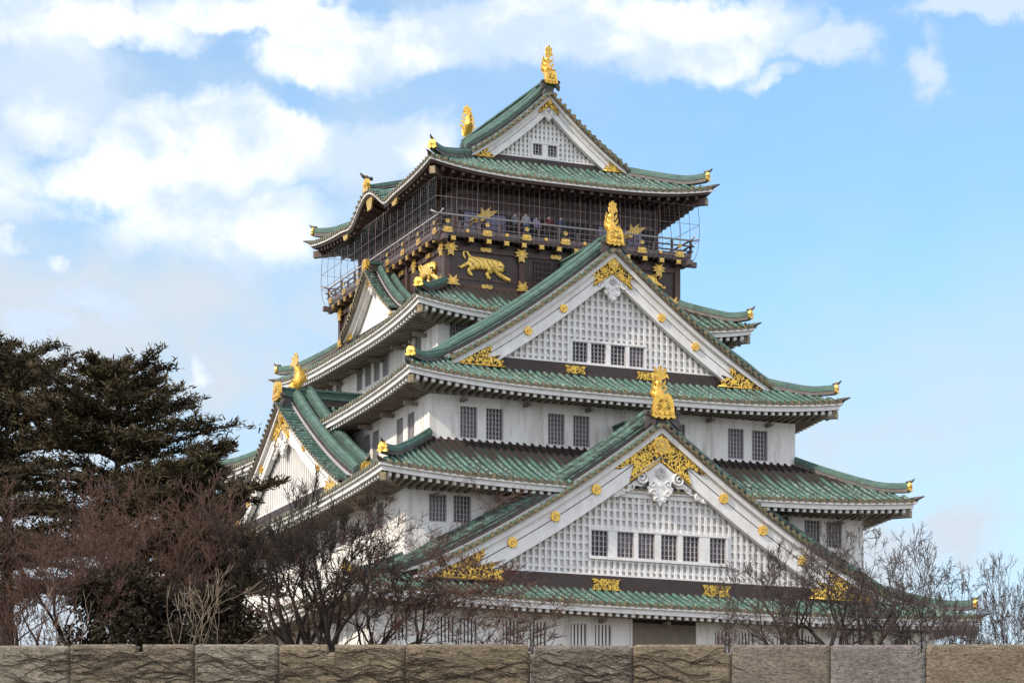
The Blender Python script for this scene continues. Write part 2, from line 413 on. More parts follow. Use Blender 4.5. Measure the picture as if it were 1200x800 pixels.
# storeys: half width, half depth, bottom, top, windows of front and side as (centre list, w0, w1, halfwidth, kind)
def storey(w, d, z0, z1, front, side, extra=None):
    mb = MB(); wins = []
    for s_, (half, dist) in enumerate(((w, d), (d, w), (w, d), (d, w))):
        spec = front if s_ in (0, 2) else side
        holes = []
        if spec and s_ in (0, 3, 1):
            cs, w0, w1, hw, kind = spec
            for c in cs:
                if extra and s_ == 0 and extra[0] - hw < c < extra[1] + hw: continue
                holes.append((c - hw, c + hw, w0, w1)); wins.append((kind, s_, c, dist, w0))
            if extra and s_ == 0: holes.append(extra)
        win_wall(mb, s_, half, dist, z0, z1, holes, M['plaster'])
    mb.add([(-w, -d, z1), (w, -d, z1), (w, d, z1), (-w, d, z1)], [(0, 1, 2, 3)], M['plaster'])
    o = mb.build('wall', castle, CL)
    for i, (k, s_, c, dist, w0) in enumerate(wins):
        kk = 'w_dark' if (k == 'w' and i % 4 == 3) else k
        add_window(kk, o, s_, c, dist, w0)
    return o

W1 = (16.9, 22.5); W2 = (13.88, 19.76); W3 = (11.24, 16.56); W4 = (8.54, 10.84); W5 = (7.34, 9.04)
lb = MB()
lb.add([(-19.2, -24.8, 9), (19.2, -24.8, 9), (19.2, 24.8, 9), (-19.2, 24.8, 9), (-16.95, -22.55, 15.6), (16.95, -22.55, 15.6), (16.95, 22.55, 15.6), (-16.95, 22.55, 15.6)],
       [(0, 1, 5, 4), (1, 2, 6, 5), (2, 3, 7, 6), (3, 0, 4, 7), (4, 5, 6, 7)], M['stonebase'])
lb.build('stone_base', castle, CL)
w1 = storey(*W1, 15.6, 19.75, (sym([3.58, 5.02, 7.37, 8.93, 11.33, 12.62, 15.2]), 17.7, 19.15, .51, 'n'),
            (sym([2.0, 3.5, 7.4, 8.9, 12.8, 14.3, 18, 19.5]), 17.7, 19.15, .51, 'n'), (-1.9, 1.92, 16.0, 19.5) if False else None)
en = MB(); en.box(-1.9, 1.92, -22.53, -22.47, 15.8, 19.3, M['entrance']); en.box(-1.9, 1.92, -22.535, -22.53, 19.3, 19.55, M['void_and_shade'])
for x in (-1.98, 1.92): en.box(x, x + .08, -22.62, -22.5, 15.8, 19.55, M['plaster'])
en.build('entrance_recess', w1)
w2 = storey(*W2, 21.5, 26.3, (sym([10.6, 12.0]), 24.5, 25.96, .51, 's'), (sym([2.0, 3.6, 8.2, 9.8, 14.4, 16.0]), 24.5, 25.96, .51, 's'))
w3 = storey(*W3, 29.55, 32.0, (sym([2.2, 3.72, 7.42, 8.95]), 29.72, 31.45, .51, 'w'), (sym([2.0, 3.5, 6.5, 8.0, 11.93, 13.7]), 29.72, 31.45, .51, 'w'))
w4 = storey(*W4, 34.5, 37.75, (sym([2.6, 3.9, 7.32]), 35.9, 37.4, .51, 's'), (sym([.75, 2.3, 6.1, 7.7]) , 35.9, 37.4, .51, 's'))
# thin sill line under the third storey
sl = MB(); e = .06
for (x0, x1, y0, y1) in ((-W3[0] - e, W3[0] + e, -W3[1] - e, -W3[1]), (-W3[0] - e, -W3[0], -W3[1], W3[1]), (W3[0], W3[0] + e, -W3[1], W3[1])):
    sl.box(x0, x1, y0, y1, 29.48, 29.60, M['white'])
sl.build('sill_course', w3)

def hcurve(v, k): return v * (1 - k) + k * v * v

def lerp(a, b, t): return a + (b - a) * t

def skirt_pt(RF, side, p, v, dz=0.0):
    a, b, zm, zc, ai, bi, zt = RF['dim']
    H, Dd, Hi, Di = (a, b, ai, bi) if side in (0, 2) else (b, a, bi, ai)
    dist = lerp(Dd, Di, v); Hv = max(lerp(H, Hi, v), .01)
    q = min(abs(p) / Hv, 1.05)
    ze = zm + (zc - zm) * q ** 3.2
    h = hcurve(v, RF.get('k', .28))
    z = ze * (1 - h) + zt * h
    if RF.get('bump') and side in (1, 3):
        B, Wd = RF['bump']
        t = abs(p - RF.get('bump_c', 0)) / Wd
        bb = 0
        if t < 1: bb = B * (0.5 + 0.5 * math.cos(PI * min(t * 1.0, 1))) ** 0.8
        if t < 1.6: bb -= 0.12 * math.exp(-((t - 1.08) / .25) ** 2)
        z += bb * max(0, 1 - v * 1.15)
    z += dz
    return ((p, -dist, z), (dist, p, z), (-p, dist, z), (-dist, -p, z))[side]

TAN = ((1, 0, 0), (0, 1, 0), (-1, 0, 0), (0, -1, 0)); OUT = ((0, -1, 0), (1, 0, 0), (0, 1, 0), (-1, 0, 0))

def finial(mb, base, out, s=1.0):
    """gilded ridge-end tile: flared plate with a round boss, and a dark hooked tile on top; base Vector, out horizontal unit"""
    o = Vector(out); t = Vector((0, 0, 1)).cross(o); up = Vector((0, 0, 1))
    poly = [(-.42, 0), (-.50, .12), (-.34, .22), (-.40, .42), (-.30, .66), (-.12, .80), (.12, .80), (.30, .66), (.40, .42), (.34, .22), (.50, .12), (.42, 0), (.16, -.06), (0, .06), (-.16, -.06)]
    n = len(poly)
    fr = [base + t * (x * s) + up * (z * s) + o * (.16 * s) for x, z in poly]; bk = [base + t * (x * s) + up * (z * s) - o * (.06 * s) for x, z in poly]
    mb.add(fr + bk, [tuple(range(n)), tuple(range(2 * n - 1, n - 1, -1))] + [(i, i + n, (i + 1) % n + n, (i + 1) % n) for i in range(n)], M['gold'])
    for k_ in range(3):
        c = base + up * ((.40) * s) + o * ((.18 + .03 * k_) * s); r = (.26 - .08 * k_) * s
        ring = [c + (t * math.cos(2 * PI * j / 10) + up * math.sin(2 * PI * j / 10)) * r for j in range(10)]
        mb.add(ring + [c + o * .04 * s], [(j, (j + 1) % 10, 10) for j in range(10)], M['gold'])
    c0 = base + up * (.82 * s) - o * (.1 * s)
    mb.tube([c0 - o * .25 * s, c0 + o * .1 * s, c0 + o * .38 * s + up * .10 * s, c0 + o * .58 * s + up * .30 * s], [.12 * s, .13 * s, .11 * s, .05 * s], M['beam_dark'], 7)
    c1 = c0 + o * .13 * s + up * .12 * s
    mb.tube([c1, c1 + up * .06 * s], [.1 * s, .1 * s], M['goldplain'], 8)

def hip_ridge(RF, roof, sx, sy, tiles=True):
    a, b, zm, zc, ai, bi, zt = RF['dim']
    mb = MB(); pts = []
    n = 14
    for i in range(n + 1):
        v = 1 - i / n * .93
        x = lerp(a, ai, v); y = lerp(b, bi, v); h = hcurve(v, RF.get('k', .28))
        z = zc * (1 - h) + zt * h + .10
        if i > n - 4: z += .04 * (i - n + 4) ** 1.5
        pts.append(Vector((sx * x, sy * y, z)))
    o = (pts[-1] - pts[-3]); o.z = 0; o.normalize(); t = Vector((0, 0, 1)).cross(o); up = Vector((0, 0, 1))
    def sweep(prof, m):
        mb.rings([[p + t * x + up * z for x, z in prof] for p in pts], m)
    w = RF.get('hip', .18)
    sweep([(-w, -.05), (w, -.05), (w * .92, .16), (-w * .92, .16)], M['beam_dark'])
    sweep([(-w * 1.08, .16), (w * 1.08, .16), (w, .34), (w * .55, .42), (-w * .55, .42), (-w, .34)], M['beam'])
    sweep([(-w * .5, .42), (w * .5, .42), (w * .42, .50), (-w * .42, .50)], M['beam'])
    obj = mb.build('hip_ridge', roof)
    fb = MB(); finial(fb, pts[-1] + up * .02 + o * .05, o, RF.get('fin', .62))
    c = Vector((sx * a, sy * b, zc + .12))
    fb.tube([c - o * .5 - up * .05, c, c + o * .42 + up * .10], [.12, .12, .03], M['beam_dark'], 6)
    fb.build('ridge_finial', roof)
    # gilded end of the corner rafter
    cb = MB(); cc = Vector((sx * (a - .35), sy * (b - .35), zc - .72))
    cb.rings([[cc + o * d + t * x + up * z for x, z in ((-.16, -.2), (.16, -.2), (.16, .2), (-.16, .2))] for d in (-1.2, .02)], M['soffit'] if not RF.get('dark') else M['darkwood'])
    cb.rings([[cc + o * d + t * x + up * z for x, z in ((-.17, -.21), (.17, -.21), (.17, .21), (-.17, .21))] for d in (.02, .14)], M['tip'])
    cb.build('corner_rafter', roof)

def dark_(RF): return bool(RF.get('dark'))

def roof(RF):
    a, b, zm, zc, ai, bi, zt = RF['dim']; mt = RF['mat']
    mb = MB(); pitch = RF.get('pitch', .45)
    for side in range(4):
        H, Hi = (a, ai) if side in (0, 2) else (b, bi)
        nv, nu = 8, (72 if RF.get('bump') and side in (1, 3) else 40)
        rows = []; wear = []
        for i in range(nu + 1):
            q = -1 + 2 * i / nu; row = []
            for j in range(nv + 1):
                v = j / nv
                if side in (0, 2) and RF.get('cap') and abs(q) < 1 and abs(q * lerp(H, Hi, v)) < RF['cap'][0]: v = min(v, RF['cap'][1])
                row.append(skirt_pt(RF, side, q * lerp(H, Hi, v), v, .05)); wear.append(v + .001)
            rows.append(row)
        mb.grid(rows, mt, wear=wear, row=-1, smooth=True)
        if side == 2: continue
        # tile thickness along the eave
        e0 = [[skirt_pt(RF, side, (-1 + 2 * i / nu) * H, 0, dz) for dz in (.05, -.03)] for i in range(nu + 1)]
        mb.grid(e0, M['tip'])
        T = Vector(TAN[side]); O = Vector(OUT[side]); n = int(2 * H / pitch)
        for i in range(n + 1):
            p = -H + (2 * H - n * pitch) / 2 + i * pitch + random.uniform(-.018, .018)
            vm = 1.0 if abs(p) <= Hi else (H - abs(p)) / (H - Hi)
            if side in (0, 2) and RF.get('cap') and abs(p) < RF['cap'][0]: vm = min(vm, RF['cap'][1])
            if vm < .03: continue
            rw = random.random(); pts = []; ns = 7; jz = random.uniform(-.012, .014)
            for j in range(ns + 1):
                v = -.012 + (vm + .012) * j / ns
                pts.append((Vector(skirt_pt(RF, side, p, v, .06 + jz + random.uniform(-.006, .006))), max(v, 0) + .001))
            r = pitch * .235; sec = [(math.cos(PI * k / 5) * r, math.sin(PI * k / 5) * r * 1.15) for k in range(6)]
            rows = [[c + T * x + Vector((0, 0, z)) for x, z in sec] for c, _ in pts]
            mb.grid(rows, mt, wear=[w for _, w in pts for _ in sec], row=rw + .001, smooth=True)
            c = pts[0][0] + O * .015 + Vector((0, 0, .03)); k = 8
            mb.add([c + T * math.cos(2 * PI * q / k) * r * 1.12 + Vector((0, 0, math.sin(2 * PI * q / k) * r * 1.12)) for q in range(k)], [tuple(range(k))], M['tip'])
            # pendant of the flat tile between two rolls
            c2 = Vector(skirt_pt(RF, side, p + pitch / 2, -.008, .0)) if abs(p + pitch / 2) < H else None
            if c2 is not None:
                mb.add([c2 + T * -pitch * .26 + Vector((0, 0, .06)), c2 + T * pitch * .26 + Vector((0, 0, .06)), c2 + T * pitch * .18 - Vector((0, 0, .05)), c2 - Vector((0, 0, .09)), c2 - T * pitch * .18 - Vector((0, 0, .05))], [(0, 1, 2, 3, 4)], M['tip'])
    if not RF.get('cap') and not dark_(RF):
        for (x0, x1, y0, y1) in ((-ai - .16, ai + .16, -bi - .16, -bi + .1), (-ai - .16, -ai + .1, -bi + .1, bi), (ai - .1, ai + .16, -bi + .1, bi)):
            mb.box(x0, x1, y0, y1, zt - .25, zt + .02, M['darkband'])
    o = mb.build('roof', castle, CL)
    # eaves: lip, band, rafters, soffit
    eb = MB(); dark = RF.get('dark')
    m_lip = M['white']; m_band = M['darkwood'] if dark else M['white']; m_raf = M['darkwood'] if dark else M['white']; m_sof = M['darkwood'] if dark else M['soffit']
    wa, wb = RF['wall']
    for side in range(4):
        H, Dd, Wd, Wh = (a, b, wb, wa) if side in (0, 2) else (b, a, wa, wb)
        T = Vector(TAN[side]); O = Vector(OUT[side])
        nu = 60 if RF.get('bump') and side in (1, 3) else 32
        def prof(p, off, z):                      # point at `off` inward of the eave line, z over the eave
            q = Vector(skirt_pt(RF, side, p, 0)); lim = 1 - off / H
            return q - O * off - T * (p * (off / H)) + Vector((0, 0, z))
        ps = [(-1 + 2 * i / nu) * H for i in range(nu + 1)]
        lip = [(.02, -.03), (.02, -.16), (.16, -.16)]
        eb.grid([[prof(p, x, z) for x, z in lip] for p in ps], m_lip)
        bh = .42 if not dark else .3
        band = [(.16, -.16), (.16, -bh), (.34, -bh)]
        eb.grid([[prof(p, x, z) for x, z in band] for p in ps], m_band)
        ov = Dd - Wd
        sof = []
        for p in ps:
            z_e = Vector(skirt_pt(RF, side, p, 0)).z
            A = prof(p, .30, -bh + .02)
            B = A.copy(); B = Vector(skirt_pt(RF, side, p * (Wh / H), 0)); B = B - O * (ov + .05); B.z = zm - bh + .12 + (z_e - zm) * .12
            sof.append([A, B])
        eb.grid(sof, m_sof)
        n = int(2 * H / RF.get('rp', .45))
        for i in range(n):
            p = -H + (i + .5) * 2 * H / n
            if abs(p) > H - .35: continue
            z_e = Vector(skirt_pt(RF, side, p, 0)).z
            pf = RF.get('rw', .095)
            inner = min(ov, max(.3, (H - abs(p)) * (ov / (H - Wh)))) if abs(p) > Wh else ov
            A = prof(p, .30, -bh); A = Vector((A.x, A.y, A.z)); base = Vector(skirt_pt(RF, side, p, 0))
            A = base - O * .30 + Vector((0, 0, -bh)); B = base - O * inner; B.z = zm - bh + .10 + (z_e - zm) * .12
            if inner < .4: continue
            sec = ((-pf, -.17), (pf, -.17), (pf, .03), (-pf, .03)); C2 = A + (B - A) * min(1, .16 / max((B - A).length, .1))
            eb.rings([[c + T * x + Vector((0, 0, z)) for x, z in sec] for c in (A, C2)], m_raf)
            eb.rings([[c + T * x * .9 + Vector((0, 0, z * .9)) for x, z in sec] for c in (C2, B)], m_sof)  # rafter behind its white end carries the painted eave shade
        # brackets under the rafters against the wall
        if not dark and side in (0, 3):
            nb = max(2, int(2 * Wh / 3.4))
            for i in range(nb):
                p = -Wh + (i + .5) * 2 * Wh / nb
                base = Vector(skirt_pt(RF, side, p, 0)) - O * ov; zz = zm - bh - .30
                eb.rings([[Vector((base.x, base.y, zz)) + O * dd + T * x + Vector((0, 0, z)) for x, z in ((-.10, -.08), (.10, -.08), (.10, .13), (-.10, .13))] for dd in (0, ov * .4)], M['soffit'])
    eb.build('eaves', o)
    for sx, sy in ((-1, -1), (1, -1), (-1, 1), (1, 1)): hip_ridge(RF, o, sx, sy)
    return o

RF1 = dict(dim=(18.95, 24.3, 19.97, 20.38, 13.9, 19.4, 22.25), mat=M['tile1'], wall=W1, rw=.10, cap=(13.6, .5))
RF2 = dict(dim=(16.10, 21.98, 26.56, 27.08, 11.26, 16.58, 29.52), mat=M['tile2'], wall=W2)
RF3 = dict(dim=(13.26, 18.58, 32.45, 33.05, 8.55, 13.87, 34.85), mat=M['tile3'], wall=W3, cap=(9.6, .64))
RF4 = dict(dim=(10.57, 12.87, 37.62, 38.28, 7.36, 9.06, 39.85), mat=M['tile4'], wall=W4)
RF5 = dict(dim=(8.95, 10.65, 46.14, 46.75, 4.95, 6.9, 48.02), mat=M['tile5'], wall=(6.4, 8.1), dark=True, bump=(1.2, 3.1), pitch=.42, rp=.6)
roofs = [roof(r) for r in (RF1, RF2, RF3, RF4, RF5)]

# ------------------------------------------------------------------ gables
def gold_poly(mb, poly, y0, y1, m):
    mb.prism(poly, y0, y1, m)
    mb.prism([(-x, z) for x, z in reversed(poly)], y0, y1, m)

SHACHI = {}
def shachi_mesh():
    J = {'neck': (0, .12, .48, .46), 'head': (0, -.24, .30, .40), 'jaw': (0, -.60, .14, .24), 'b1': (0, .26, .92, .45), 'b2': (0, .24, 1.28, .36), 'b3': (0, .08, 1.58, .27), 'b4': (0, -.08, 1.84, .20)}
    Bn = [('neck', 'head'), ('head', 'jaw'), ('neck', 'b1'), ('b1', 'b2'), ('b2', 'b3'), ('b3', 'b4')]
    o = skin('gold_fish', J, Bn, [M['gold']])
    me = o.data; bpy.data.objects.remove(o)
    return me
SH = shachi_mesh()

def fish(parent, loc, s, rz=0, fan=1.0):
    """gilded dolphin-fish of a ridge end: scaled body, side fins and back fins"""
    o = instance(SH, 'gold_fish', parent, loc, rz, (s, s, s))
    def blade(nm, pts, w, th):                     # one flat tapering fin along a line, widest in the middle
        f = MB(); P = [Vector(p) for p in pts]; n = len(P); rg = []
        for i, p in enumerate(P):
            d = (P[min(i + 1, n - 1)] - P[max(i - 1, 0)]).normalized(); a = d.cross(Vector((0, 1, 0)))
            a = a.normalized() if a.length > .05 else Vector((1, 0, 0)); b = a.cross(d)
            k = w * (.55, 1, .8, .12)[i]; t = th * (1, 1, .7, .3)[i]
            rg.append([p + a * k + b * t, p - a * k + b * t, p - a * k - b * t, p + a * k - b * t])
        f.rings(rg, M['gold']); f.build(nm, o)
    for (x, z, q) in ((-.86, 2.10, -.30), (-.62, 2.46, .1), (0.04, 2.72, .0), (.58, 2.48, .12), (.80, 2.14, -.26)):
        x *= fan
        blade('tail_fin', [(0, -.08, 1.80), (x * .45, -.10, 1.80 + (z - 1.8) * .55), (x * .85, -.14, 1.80 + (z - 1.8) * .92), (x * 1.05, -.2, z + q)], .15, .05)
    for sx in (-1, 1):
        for (z, l) in ((.62, .42), (1.05, .34), (1.42, .26)):
            x = sx * (.38 - z * .08)
            blade('side_fin', [(x * .8, .08, z), (x + sx * l * .4, .04, z + .06), (x + sx * l * .8, .0, z + .20), (x + sx * l, -.04, z + .42)], .11, .03)
    for z in (.75, 1.1, 1.45):
        y = .66 - abs(z - .95) * .30
        blade('back_fin', [(0, y - .16, z), (0, y, z + .08), (0, y + .12, z + .2), (0, y + .18, z + .36)], .10, .05)
    return o

def spiral(mb, c, r0, turns, start, sgn, y, thick, m, n=22):
    pts = []
    for i in range(n + 1):
        t = i / n; a = start + sgn * t * turns * 2 * PI; r = r0 * (1 - .86 * t)
        pts.append((c[0] + r * math.cos(a), y, c[1] + r * math.sin(a)))
    mb.tube(pts, [thick * (1 - .35 * i / n) for i in range(n + 1)], m, 5)

def gable(name, G):
    L, za, zf, d, hb, kc = G['L'], G['za'], G['zf'], G['d'], G['hb'], G['k']
    H = za - zf; sc = hb / 1.75
    rz = G.get('rz', 0)
    def zb(u):
        t = min(abs(u) / L, 1.25); return za - H * (t + kc * t * (1 - t))
    us = [L * i / 24 for i in range(25)]
    def zv(u):                                     # line of the verge ridges: flattens out at the foot
        z = zb(min(u, L * 1.2)); fl = zf + .02 - max(0, u - L) * .16
        dz_ = z - fl; return fl + .5 * (dz_ + math.sqrt(dz_ * dz_ + .10 * sc))
    yb = -d
    root = MB()
    # panel behind the lattice, dark band below it
    z0 = G['z0']
    def ucut(z):                                   # where the lower board edge meets height z
        lo, hi = 0, L
        for _ in range(40):
            mid = (lo + hi) / 2
            if zb(mid) - hb * .9 > z: lo = mid
            else: hi = mid
        return lo
    uc = ucut(z0)
    wins = G.get('wins', [])
    ww, w0, w1 = G.get('wspec', (0, 0, 0))
    Uv = [uc * (-1 + 2 * i / 40) for i in range(41)]
    if wins:
        x0, x1 = min(wins) - ww / 2 - .12, max(wins) + ww / 2 + .12
    REC = G.get('rec', .55)
    # back panel as columns, left open behind the windows
    cols = sorted(set(Uv + [w - ww / 2 for w in wins] + [w + ww / 2 for w in wins]))
    for i in range(len(cols) - 1):
        p, q = cols[i], cols[i + 1]; mid = (p + q) / 2
        tp, tq = zb(p) - hb * .8, zb(q) - hb * .8
        inside = any(abs(mid - w) < ww / 2 for w in wins)
        spans = [(z0, z0, w0, w0), (w1, w1, tp, tq)] if inside else [(z0, z0, tp, tq)]
        for (a_, b_, c_, e_) in spans:
            if c_ - a_ < .01 and e_ - b_ < .01: continue
            root.add([(p, yb + REC, a_), (q, yb + REC, b_), (q, yb + REC, max(e_, b_)), (p, yb + REC, max(c_, a_))], [(0, 1, 2, 3)], M['white'])
    if G.get('lat'):
        sp, hz = G['lat']
        n = int(uc / sp)
        for i in range(-n, n + 1):
            u = i * sp + G.get('lat_off', 0)
            top = zb(u) - hb * .9
            if top < z0 + .1: continue
            if wins and x0 < u < x1:
                for a_, b_ in ((z0, w0 - .1), (w1 + .1, top)):
                    if b_ - a_ > .05: root.box(u - .075, u + .075, yb + .36, yb + .50, a_, b_, M['white'])
            else: root.box(u - .075, u + .075, yb + .36, yb + .50, z0, top, M['white'])
        z = z0 + hz * .6
        while hz > 0 and z < za - hb - .2:
            uu = ucut(z)
            segs = [(-uu, uu)]
            if wins and w0 - .12 < z < w1 + .12: segs = [(-uu, x0), (x1, uu)]
            for p, q in segs:
                if q > p: root.box(p, q, yb + .42, yb + .548, z - .07, z + .07, M['white'])
            z += hz
    if wins:                                       # piers, head and sill of the window row
        root.box(x0, x1, yb + .30, yb + .52, w1, w1 + .12, M['white'])
        root.box(x0, x1, yb + .26, yb + .52, w0 - .14, w0 - .002, M['white'])
        edges = sorted(wins)
        for i in range(len(edges) - 1):
            root.box(edges[i] + ww / 2, edges[i + 1] - ww / 2, yb + .32, yb + .547, w0, w1 - .002, M['white'])
        for x in (x0, x1 - .12): root.box(x, x + .12, yb + .32, yb + .547, w0, w1 - .002, M['white'])
    root.box(-uc - .1, uc + .1, yb + .28, yb + .545, z0 - .10, z0, M['white'])
    zr = G['zr']
    root.box(-L * .97, L * .97, yb + .22, yb + .60, zr, z0 - .102, M['darkband'])
    # closing wall behind everything
    root.add([(-L, yb + .8, zr), (L, yb + .8, zr)] + [(u, yb + .8, zb(u) + .1) for u in reversed(us)] + [(-u, yb + .8, zb(u) + .1) for u in us[1:]], [tuple(range(2 + 49))], M['void_and_shade'])
    go = root.build(name, castle, CL, rz)
    for i, w in enumerate(wins):
        add_window(G['wk'], go, 0, w, d - .33, w0)
    # bargeboards: broad board, proud upper strip, thin middle groove, dark soffit strip under the verge
    for s_ in (-1, 1):
        bb = MB()
        def strip(o0, o1, y0, y1, m, lim=True):
            rings = []
            for u in us:
                t = zb(u) - o0; b_ = zb(u) - o1
                if lim: b_ = max(b_, zf - .10); t = max(t, b_ + .004)
                rings.append([(s_ * u, y0, b_), (s_ * u, y1, b_), (s_ * u, y1, t), (s_ * u, y0, t)])
            bb.rings(rings, m)
        strip(.30 * sc, hb, yb, yb + .25, M['white'])
        strip(0, .34 * sc, yb - .22, yb + .20, M['white'])
        strip(hb - .16 * sc, hb - .02, yb - .07, yb + .1, M['white'])
        strip(.88 * sc, .93 * sc, yb - .012, yb + .1, M['void_and_shade'])
        bb.build('bargeboard', go)
    # roof of the gable
    yin = G['yin']; zo = .16
    ue = L * G.get('ext', 1.0)
    uu = [ue * i / 16 for i in range(17)]
    rb = MB(); mt = G['mat']
    for s_ in (-1, 1):
        rb.grid([[(s_ * u, y, zb(u) + zo) for y in (yb - .42, yin)] for u in uu], mt, row=-1, wear=G.get('wear', .01), smooth=True)
        rb.grid([[(s_ * u, y, zb(u) + zo + .006) for y in (yb - .41, yb + .9)] for u in uu], M['void_and_shade'])  # black sheet under the verge tiles: painted shade in their gaps
        rb.grid([[(s_ * u, y, zb(u) + .01) for y in (yb - .42, yin)] for u in uu], M['soffit'])
        rb.grid([[(s_ * u, yb - .42, zb(u) + z) for z in (.01, zo)] for u in uu], M['tip'])
        # verge tiles lie across the edge, their gilded discs towards the front
        n = int(ue * 1.18 / .44); arc = [0]; fine = [ue * i / 200 for i in range(201)]
        for i in range(200): arc.append(arc[-1] + math.hypot(fine[i + 1] - fine[i], zb(fine[i + 1]) - zb(fine[i])))
        vp = .42 * (1 if hb > .9 else .8); k = 0; dist = .25
        while dist < arc[-1] - .1:
            while arc[k] < dist: k += 1
            u = fine[k]; z = zb(u) + zo
            du = Vector((s_ * (fine[min(k + 1, 200)] - fine[k - 1]), 0, zb(fine[min(k + 1, 200)]) - zb(fine[k - 1]))).normalized(); nn = Vector((-du.z, 0, du.x)); 
            if nn.z < 0: nn = -nn
            r = .105; c = Vector((s_ * u, yb - .5, z))
            sec = [(math.cos(PI * q / 5) * r, math.sin(PI * q / 5) * r * 1.2) for q in range(6)]
            rb.grid([[c + Vector((0, dy, 0)) + du * a_ + nn * b_ for a_, b_ in sec] for dy in (0, .5, .88 * G.get('vs', 1))], mt, row=random.random() + .001, wear=.01 + G.get('wear', 0), smooth=True)
            c2 = c + Vector((0, -.012, 0)) + nn * .02
            rb.add([c2 + du * math.cos(2 * PI * q / 8) * r * 1.25 + nn * math.sin(2 * PI * q / 8) * r * 1.25 for q in range(8)], [tuple(range(8))], M['tip'])
            dist += vp
        # rolls running down the slope behind the verge ridges
        y = yb + 2.2 * G.get('vs', 1)
        while y < yin - .1:
            r = .105; rw = random.random(); rows = []
            for i, u in enumerate(uu):
                du = Vector((1, 0, (zb(u + .05) - zb(max(u - .05, 0))) / (.1 if u > .05 else .05 + u))).normalized(); nn = Vector((-du.z, 0, du.x))
                c = Vector((u, y, zb(u) + zo))
                rows.append([(s_ * (c.x + nn.x * b_), c.y + a_, c.z + nn.z * b_) for a_, b_ in [(math.cos(PI * q / 5) * r, math.sin(PI * q / 5) * r * 1.2) for q in range(6)]])
            rb.grid(rows, mt, row=rw + .001, wear=G.get('wear', .01), smooth=True)
            y += .44
    rb.build('gable_roof', go)
    # two stacked ridges running down each verge
    vs = G.get('vs', 1)
    for s_ in (-1, 1):
        vb = MB(); end = L * G.get('vend', 1.0); ul = [.15 + (end - .15) * i / 22 for i in range(23)]
        def sweep(y0, y1, h0, h1, m, top=None):
            rings = []
            for u in ul:
                z = zv(u) + zo; tp = 1 - .45 * max(0, min(1, (u / L - .90) / .2)) ; h1_ = h1 * tp; h0_ = h0 * tp; rings.append([(s_ * u, y0, z + h0_), (s_ * u, y1, z + h0_), (s_ * u, y1 - (top or 0), z + h1_), (s_ * u, y0 + (top or 0), z + h1_)])
            vb.rings(rings, m)
        sweep(yb + .43 * vs, yb + .50 * vs, .04, .22 * vs, M['bar'])
        for off, up_ in ((.58, 0), (1.40, .22 * vs)):
            sweep(yb + off * vs, yb + (off + .52) * vs, -.05, .46 * vs + up_, M['beam_dark'])
            sweep(yb + (off - .06) * vs, yb + (off + .58) * vs, .46 * vs + up_, .56 * vs + up_, G.get('bm', M['beam']), .01)
            sweep(yb + (off + .03) * vs, yb + (off + .49) * vs, .56 * vs + up_, .66 * vs + up_, M['beam_dark'], .01)
            sweep(yb + (off - .03) * vs, yb + (off + .55) * vs, .66 * vs + up_, .84 * vs + up_, G.get('bm', M['beam']), .03)
            sweep(yb + (off + .05) * vs, yb + (off + .47) * vs, .84 * vs + up_, 1.0 * vs + up_, G.get('bm', M['beam']), .12)
        vb.build('verge_ridge', go)
        if G.get('vfin'):
            fb = MB(); u = end; z = zv(u) + zo + .25
            finial(fb, Vector((s_ * (u + .02), yb + 1.3 * vs, z)), Vector((s_, 0, 0)), .95); fb.build('ridge_finial', go)
    # main ridge of the gable
    rg = MB(); zr0 = za + zo - .1; ye = G.get('ridge_end', yin)
    rg.box(-.26, .26, yb - .15, ye, zr0, zr0 + .42, M['beam_dark'])
    rg.box(-.34, .34, yb - .15, ye, zr0 + .42, zr0 + .52, M['beam'])
    rg.box(-.24, .24, yb - .15, ye, zr0 + .52, zr0 + .86 * G.get('rh', 1), M['beam'])
    rg.box(-.32, .32, yb - .15, ye, zr0 + .86 * G.get('rh', 1), zr0 + .98 * G.get('rh', 1), M['beam'])
    rg.build('ridge', go)
    # ridge-end plate with dark scrolled wings
    ps = G['plate']; zp = G['zp']
    dw = MB()
    for s_ in (-1, 1):
        dw.prism([(s_ * x * ps, zp + z * ps) for x, z in ((0, .10), (.75, -.55), (1.02, -.80), (1.10, -.45), (.98, -.20), (1.08, .02), (.92, .22), (.72, .12), (.6, .3), (0, .5))], yb - .30, yb - .12, M['beam_dark'])
        spiral(dw, (s_ * .9 * ps, zp + .06 * ps), .16 * ps, 1.2, 0, s_, yb - .32, .06 * ps, M['beam_dark'], 12)
    dw.build('ridge_end_wings', go)
    pb = MB()
    arch = [(-.66, 0), (-.62, .55), (-.52, .92), (-.34, 1.12), (.34, 1.12), (.52, .92), (.62, .55), (.66, 0), (.76, -.12), (.60, -.22), (.42, -.12), (.28, -.28), (.08, -.16), (-.10, -.28), (-.30, -.14), (-.48, -.24), (-.74, -.12)]
    pb.prism([(x * ps, zp + z * ps) for x, z in arch], yb - .46, yb - .20, M['gold'])
    inn = [(-.40, .22), (-.38, .62), (-.22, .84), (.22, .84), (.38, .62), (.40, .22)]
    pb.prism([(x * ps, zp + z * ps) for x, z in inn], yb - .475, yb - .455, M['fil_s'])
    for x in (-.45, -.15, .15, .45): pb.disc((x * ps, zp + .08 * ps), .13 * ps, yb - .52, yb - .45, M['gold'], 8)
    pb.disc((0, zp + .5 * ps), .16 * ps, yb - .53, yb - .45, M['gold'], 12, 6)
    pb.build('gold_ridge_plate', go)
    if G.get('fish'): fish(go, (G.get('fx', 0), yb + G.get('fy', .15), zp + .55 * ps), G['fish'], G.get('frz', 0), G.get('fan', 1))
    # gold apex crest
    A = MB(); F = M['fil'] if hb > 1.3 else M['fil_s']
